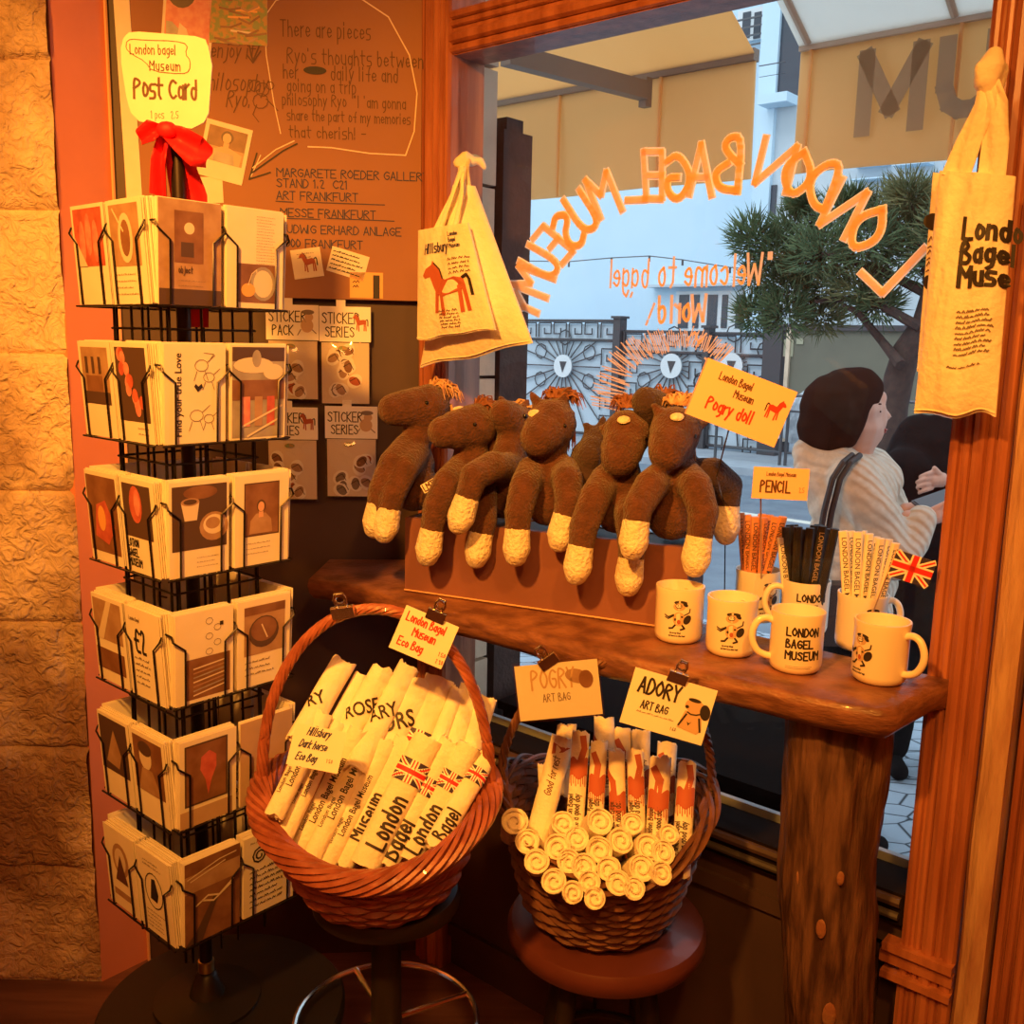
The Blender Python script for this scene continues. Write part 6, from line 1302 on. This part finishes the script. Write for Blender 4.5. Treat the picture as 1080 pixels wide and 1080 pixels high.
def p_big(word, y0=.11, sz=.030): return lambda mb, fn, r, L: B(mb, fn, word, sz, -r * .75, L - y0, .75, .02, 'ink', .8)
def p_ldn(off=0, sz=.014): return lambda mb, fn, r, L: (B(mb, fn, 'London Bagel Museum', sz, r * .25, L * .28 + off, PI / 2, .014), B(mb, fn, 'London Bagel', sz * .7, -r * .5, L * .20 + off, PI / 2, .01))
def BW(mb, fn, s, size, x, y):
    mb.use('ink'); strokes(mb, lambda a, b, h=0: fn(x - b, y + a, h), text_strokes(s, size * .72, 0, 0, wide=.62, gap=1.2), size * .108, .0006, .004)
def p_flag(y0, word=None, sz=.034): 
    def f(mb, fn, r, L):
        flag(mb, fn, -r * 1.3, L - y0, r * 2.6, r * 1.5, .0003)
        if word: BW(mb, fn, word, sz, r * .6, L - y0 - .10)
    return f
def p_word(word, y0, sz=.030): return lambda mb, fn, r, L: BW(mb, fn, word, sz, r * .6, L - y0)
G1 = 'rolled eco bags in the left basket'
def r1(i, tp, bt, wpx, yt, yb, pr, label):
    a = at_y(bt[0], bt[1], yb); b = at_y(tp[0], tp[1], yt); d = (a - b).normalized(); a = a + d * .035
    r = wpx / 2 / 1040 * (yt + yb) / 2 * 1.03; roll(a, b, r, label, G1, pr, seed=i, flat=.72)
back = [((363, 698), (326, 762), 27, p_big('RY', .10), 'rolled eco bag at the left back, dark letters RY near its middle'), ((381, 712), (348, 774), 15, None, 'thin rolled eco bag in the left back row, unprinted end showing'),
 ((405, 706), (364, 778), 27, p_big('ROSE', .10), 'rolled eco bag in the back row with diagonal dark letters, third from the left'), ((431, 704), (386, 790), 25, p_big('ARY', .11), 'rolled eco bag with dark serif letters just left of the back middle'),
 ((446, 722), (398, 806), 33, p_big('ORS', .10, .036), 'wide rolled eco bag in the back middle with large dark letters'), ((464, 716), (428, 812), 33, p_flag(.125), 'wide rolled eco bag in the back row with a Union flag print'),
 ((484, 726), (452, 806), 17, None, 'plain thin rolled eco bag between two flag-printed ones at the back'), ((497, 724), (468, 815), 25, p_flag(.14), 'rolled eco bag in the back row, flag print half way down'), ((513, 736), (489, 815), 24, p_flag(.11), 'rightmost rolled eco bag of the back row, flag print near the top')]
for i, (tp, bt, w_, pr, lb) in enumerate(back): r1(i, tp, bt, w_, 1.50 + .01 * (i % 2), 1.415 + .008 * (i % 3), pr, lb)
frontr = [((342, 752), (300, 838), 22, p_ldn(0, .013), 'leftmost rolled eco bag of the front row'), ((356, 762), (311, 858), 20, p_ldn(.01, .010), 'second rolled eco bag of the front row, half under the handwritten card'),
 ((378, 770), (322, 882), 22, p_ldn(0, .014), 'third rolled eco bag of the front row, small black lettering'), ((393, 776), (338, 886), 21, p_ldn(.01, .015), 'fourth rolled eco bag of the front row, bold London lettering'),
 ((409, 782), (356, 888), 21, p_ldn(-.01, .013), 'fifth rolled eco bag of the front row, left of the wide museum roll'), ((427, 780), (374, 888), 24, p_word('Museum', .16, .030), 'rolled eco bag with large rounded museum lettering in the front middle'),
 ((452, 778), (396, 890), 34, p_flag(.075, 'London', .036), 'wide front rolled eco bag with flag above large London lettering'), ((476, 782), (418, 890), 26, p_flag(.09, 'Bagel', .036), 'front rolled eco bag with flag above large Bagel lettering'),
 ((496, 786), (442, 884), 27, p_flag(.075, 'London', .034), 'front rolled eco bag right of the middle with flag and curling letters'), ((513, 798), (470, 872), 24, p_flag(.05, 'Bagel', .03), 'rightmost rolled eco bag of the front row with a flag print')]
for i, (tp, bt, w_, pr, lb) in enumerate(frontr): r1(20 + i, tp, bt, w_, 1.425 + .008 * (i % 2), 1.345 + .008 * (i % 3), pr, lb)
# right basket: upright printed art bags
G2 = 'upright rolled art bags in the right basket'
def p_art(kind):
    def f(mb, fn, r, L):
        y = L - .045 - .012 * kind; mb.use('horse_print')
        mb.grid(lambda a, b: fn(r * 1.1 * (a * 2 - 1), y - .03 * b + .004 * math.sin(a * 9), .0004), 8, 2)
        strokes(mb, fn, [[(r * .2 - r * .3 * kind, y), (r * .5 - r * .5 * kind, y + .018), (r * .3 - r * .8 * kind, y + .034)]], r * .7, .0005, .004)
        strokes(mb, fn, [[(r * (-1 + .25 * k), y - .028), (r * (-.95 + .25 * k), y - .040 - .004 * (k % 2))] for k in range(9)], r * .1, .0005)
        if kind == 2: strokes(mb, fn, [[(r * .9, y), (r * .8, y - .06), (r * .9, y - .10)]], r * .4, .0005, .004)
        for k in range(2): mb.use('ink'); strokes(mb, lambda a, b, h=0, k=k: fn(-b + r * (.35 - .75 * k), L * .42 - L * .3 + a, h), text_strokes(('I like a good day', 'by London Bagel')[k], .010, 0, 0, wide=.6), .0012, .0005, .006)
    return f
def p_txt(mb, fn, r, L): mb.use('ink_brown'); strokes(mb, lambda a, b, h=0: fn(-b + r * .2, L * .45 + a, h), text_strokes('Good for rest', .012, 0, 0, wide=.6, slant=.2), .0014, .0005, .006); mb.use('horse_print'); shape(mb, fn, [(-r * .6, L * .82), (r * .3, L * .86), (r * .9, L * .92), (0, L * .90), (-r * .7, L * .93)], .0005)
def r2(i, tp, bt, wpx, yt, yb, pr, label, ext=.03, g=G2):
    a = at_y(bt[0], bt[1], yb); b = at_y(tp[0], tp[1], yt); d = (a - b).normalized(); a = a + d * ext; roll(a, b, wpx / 2 / 1040 * (yt + yb) / 2 * 1.05, label, g, pr, seed=50 + i, flat=.8)
ups = [((594, 778), (569, 872), 25, 1.62, 1.55, p_txt, 'large art bag roll leaning at the left of the right basket, brown handwriting'),
 ((613, 772), (606, 874), 19, 1.60, 1.54, p_art(0), 'art bag roll with brown print, first upright right of the leaning one'), ((632, 782), (627, 878), 18, 1.59, 1.53, p_art(1), 'art bag roll with brown print under the left edge of the cards gap'),
 ((650, 792), (652, 880), 18, 1.58, 1.52, p_art(2), 'art bag roll in the middle of the upright row, brown horse head print'), ((670, 792), (672, 880), 18, 1.58, 1.52, p_art(0), 'art bag roll just right of the middle, brown neck print'),
 ((697, 798), (692, 888), 23, 1.57, 1.51, p_art(1), 'wide art bag roll with a big brown print, third from the right'), ((725, 804), (719, 905), 20, 1.57, 1.49, p_art(0), 'rightmost upright art bag roll with a brown band')]
for i, (tp, bt, w_, yt, yb, pr, lb) in enumerate(ups): r2(i, tp, bt, w_, yt, yb, pr, lb)
for i, (tp, bt, w_, pr, lb) in enumerate((((598, 764), (592, 820), 21, None, 'plain roll behind the leaning art bag, below the faded card'), ((637, 757), (639, 820), 22, p_art(2), 'back row art bag roll with a broad round top between the two cards'), ((656, 768), (657, 830), 19, p_art(1), 'back row art bag roll below the left corner of the dog card'),
   ((676, 770), (676, 830), 20, p_art(2), 'back row art bag roll half hidden below the dog card'), ((704, 784), (701, 840), 21, p_art(1), 'back row art bag roll below the right half of the dog card'), ((573, 806), (576, 850), 13, None, 'small stub of a roll at the left back of the right basket'), ((716, 822), (712, 890), 13, p_art(0), 'thin roll squeezed beside the rightmost upright art bag'))):
    r2(10 + i, tp, bt, w_, 1.66, 1.63, pr, lb)
G3 = 'end-on rolled art bags at the front of the right basket'
ends = [(543, 866, 13), (556, 887, 12), (566, 908, 12.5), (588, 893, 13), (594, 868, 12), (608, 884, 12), (633, 866, 13), (655, 886, 12.5), (584, 929, 12.5), (604, 941, 11), (627, 947, 11), (616, 914, 13), (632, 896, 13), (642, 916, 12), (652, 931, 12.5), (669, 937, 11), (677, 915, 13), (684, 893, 13), (700, 899, 12), (698, 921, 11.5), (667, 868, 11), (706, 880, 10), (600, 908, 12), (622, 930, 11)]
pl = ['far left', 'left edge, second down', 'left edge, third down', 'left of the middle, upper', 'left, just under the leaning roll', 'upper middle left', 'upper middle', 'upper right of middle', 'lower left', 'lowest left', 'lowest middle', 'centre left', 'centre', 'centre right', 'lower right of middle', 'lowest right', 'right, lower', 'right, upper', 'far right, upper', 'far right, lower', 'top right, behind', 'top far right, small', 'left of centre', 'lower centre']
for i, (x, y, rp) in enumerate(ends):
    fr_ = (y - 866) / 82; yd = 1.475 - .09 * fr_; c = at_y(x, y, yd); r = rp / 1040 * yd * 1.18
    d = V3((R.uniform(-.12, .12) + (x - 625) * .001, -.72, .42 + .12 * (1 - fr_))).normalized(); roll(c - d * .13, c, r, 'end of a rolled art bag in the front heap, ' + pl[i], G3, None, seed=100 + i, flat=.95)
# ================================================================ PRICE CARDS AND CLIPS
def pcard(name, cn, cnx, cw, ch, rot, label, art, mt='paper', lean=.12, n_yaw=0):
    o = V3(cn); c, s = math.cos(rot), math.sin(rot); u = V3((c, -.05 + n_yaw, s)); v = V3((-s, lean, c)); F = Fr(o, u, v); t = thing(name, label, 'price card', o)
    mb = MB().use(mt); mb.box(F.P(-cw / 2, -ch / 2, -.0008), F.u * cw, F.v * ch, F.n * .0012); mb.build('card', t)
    mb = MB(); art(mb, plane(Fr(F.P(0, 0, .0004), F.u, F.v))); mb.build('lettering', t, smooth=False); return F
def clip(F, x, y, s, rot, label, mt='clip_silver'):
    c, sn = math.cos(rot), math.sin(rot); G_ = Fr(F.P(x, y, .002), F.u * c + F.v * sn, F.v * c - F.u * sn); t = thing('binder_clip', label, 'clip', G_.o, None)
    mb = MB().use(mt); w = .030 * s
    mb.prism(Fr(G_.P(-w / 2, 0, 0), G_.v, G_.n, G_.u), [(-.008 * s, -.003), (-.008 * s, .001), (.008 * s, .007 * s), (.010 * s, 0), (.008 * s, -.008 * s)], 0, w); mb.build('jaw', t)
    mb = MB().use(mt); mb.tube([G_.P(-.006 * s, .008 * s, .003), G_.P(-.008 * s, .020 * s, .008 * s), G_.P(-.005 * s, .029 * s, .010 * s), G_.P(.005 * s, .029 * s, .010 * s), G_.P(.008 * s, .020 * s, .008 * s), G_.P(.006 * s, .008 * s, .003)], .0018 * s, 8)
    mb.tube([G_.P(.007 * s * math.cos(2 * PI * k / 14), .020 * s + .006 * s * math.sin(2 * PI * k / 14), .006) for k in range(14)], .0022 * s, 6, closed=True); mb.build('lever', t)
def ar_eco(mb, fn): write(mb, fn, 'London Bagel', .0125, -.004, .014, .0019, 'ink_red', 'c', wide=.55, jit=.15); write(mb, fn, 'Museum', .0125, .0, -.004, .0019, 'ink_red', 'c', wide=.55, jit=.15); write(mb, fn, 'Eco Bag', .0125, -.014, -.024, .0019, 'ink_red', 'c', wide=.6, jit=.15); write(mb, fn, '1 5.0', .006, .030, -.017, .0008, 'ink_red', 'l'); write(mb, fn, '2 9.0', .006, .030, -.028, .0008, 'ink_red', 'l')
c1 = at_y(447, 672, 1.40); F1 = pcard('price_card', c1, 0, .084, .068, -.38, 'tilted cream card with red handwriting clipped to the left basket handle', ar_eco)
clip(F1, .004, .036, .95, .0, 'silver binder clip holding the red-lettered card on the basket handle')
def ar_dark(mb, fn): write(mb, fn, 'Hillsbury', .0105, -.002, .016, .0016, 'ink_blue', 'c', wide=.5, slant=.3); write(mb, fn, 'Dark horse', .0105, -.006, -.002, .0016, 'ink_blue', 'c', wide=.5, slant=.3); write(mb, fn, 'Eco Bag', .0105, -.012, -.020, .0016, 'ink_blue', 'c', wide=.5, slant=.3); write(mb, fn, '1 5.0', .005, .018, -.017, .0007, 'ink_grey', 'l')
c2 = at_y(334, 789, 1.315); pcard('price_card', c2, 0, .074, .058, -.16, 'cream card with dark slanting handwriting lying on the front eco bags', ar_dark, lean=.5)
def ar_faded(mb, fn):
    write(mb, fn, 'POGRY', .030, -.040, .004, .0030, 'tan_print', 'l', wide=.5, gap=.8); write(mb, fn, 'ART BAG', .012, -.004, -.016, .0012, 'ink_grey', 'c', wide=.6)
    mb.use('p_mid'); disc(mb, fn, .030, .020, .018, .011, .0007, rot=-.3); mb.use('p_brown'); disc(mb, fn, .044, .014, .011, .014, .0009)
c3 = at_y(589, 728, 1.45); F3 = pcard('price_card', c3, 0, .128, .086, .14, 'glossy cream art bag card with faded print, clipped on the right basket handle', ar_faded)
mb = MB().use('plastic_film'); mb.box(F3.P(-.067, -.046, .0015), F3.u * .134, F3.v * .094, F3.n * .0006); tag(mb.build('plastic_sleeve', at=F3.o), 'clear plastic sleeve over the faded art bag card', 'sleeve')
clip(F3, -.010, .046, 1.0, .5, 'brass-toned binder clip on the faded art bag card')
def ar_adory(mb, fn):
    write(mb, fn, 'ADORY', .023, -.020, .010, .0036, 'ink', 'c', wide=.62, gap=1.0, jit=.15); write(mb, fn, 'ART BAG', .012, -.020, -.013, .0018, 'ink', 'c', wide=.6, jit=.1); _scr(mb, fn, -.045, -.020, .06, 1, .01, .003, 'ink_grey'); write(mb, fn, '1 6.0', .005, .012, -.034, .0007, 'ink_grey', 'l')
    mb.use('tan_print'); disc(mb, fn, .040, .010, .017, .011, .0007, rot=-.2); shape(mb, fn, [(.026, .002), (.020, -.026), (.052, -.030), (.058, -.022), (.052, .0)], .0008); mb.use('ink'); disc(mb, fn, .056, .006, .008, .012, .0010, rot=.3); disc(mb, fn, .036, .020, .010, .003, .001); disc(mb, fn, .027, .008, .003, .0025, .0011)
    shape(mb, fn, [(.033, -.014), (.036, -.020), (.040, -.013), (.0365, -.016)], .0011); strokes(mb, fn, [[(.030, .000), (.036, -.002), (.044, -.001), (.050, .002)]], .0022, .0011); strokes(mb, fn, [[(.022, -.022), (.029, -.004)], [(.056, -.024), (.050, -.006)]], .003, .0011)
c4 = at_y(705, 745, 1.43); F4 = pcard('price_card', c4, 0, .130, .088, -.255, 'cream ADORY art bag card with a spotted dog drawing, on the right basket', ar_adory)
clip(F4, .0, .046, 1.0, -.05, 'bronze-toned binder clip on the ADORY art bag card')
F5 = Fr(at_y(362, 646, 1.40), V3((1, 0, .15)), V3((-.1, 0, 1))); clip(F5, 0, 0, 1.1, .0, 'empty silver binder clip on the top left of the left basket handle')
# ================================================================ LIGHT
w = bpy.data.worlds.new('sky'); SC.world = w; w.use_nodes = True; nt = w.node_tree; bg = nt.nodes['Background']
tc = nt.nodes.new('ShaderNodeTexCoord'); sp = nt.nodes.new('ShaderNodeSeparateXYZ'); nt.links.new(tc.outputs['Generated'], sp.inputs[0])
cr = nt.nodes.new('ShaderNodeValToRGB'); cr.color_ramp.elements[0].position = 0; cr.color_ramp.elements[0].color = (.80, .88, .93, 1); cr.color_ramp.elements[1].position = .5; cr.color_ramp.elements[1].color = (.72, .86, 1, 1)
nt.links.new(sp.outputs['Z'], cr.inputs[0]); nt.links.new(cr.outputs[0], bg.inputs[0]); bg.inputs[1].default_value = 1.5
def spot(name, loc, tgt, power, size=60, blend=.6, rad=.06, col=(1, .365, .042)):
    l = bpy.data.lights.new(name, 'SPOT'); l.energy = power; l.color = col; l.spot_size = math.radians(size); l.spot_blend = blend; l.shadow_soft_size = rad
    o = bpy.data.objects.new(name, l); COL.objects.link(o); o.location = loc; o.rotation_euler = (V3(tgt) - V3(loc)).to_track_quat('-Z', 'Y').to_euler(); return o
spot('warm_spot', (-.62, .0, 2.5), (-.1, 1.75, 1.36), 335, 64, 1.0)
spot('warm_spot', (.35, -.1, 2.6), (.45, 1.5, 1.2), 95, 60, 1.0)  # weak spot added to brighten the right frame and plank
spot('warm_spot', (-1.3, .35, 2.55), (-1.25, 2.07, 1.75), 230, 52, 1.0)  # extra spot added to light up the stone pier and red wall
pt = bpy.data.lights.new('fill_light', 'POINT'); pt.energy = 42; pt.color = (1, .38, .08); pt.shadow_soft_size = .2  # unseen warm fill, added to lift the dark areas
po = bpy.data.objects.new('fill_light', pt); COL.objects.link(po); po.location = (-.2, -.7, 2.5)
sn = bpy.data.lights.new('daylight', 'SUN'); sn.energy = 1.0; sn.color = (.9, .95, 1); sn.angle = .6
so = bpy.data.objects.new('daylight', sn); COL.objects.link(so); so.rotation_euler = (NN + V3((0, 0, -1.3)) + WW * -.3).to_track_quat('-Z', 'Y').to_euler()
try: SC.cycles.max_bounces = 8; SC.cycles.transparent_max_bounces = 12; SC.cycles.caustics_reflective = False; SC.cycles.caustics_refractive = False
except Exception: pass
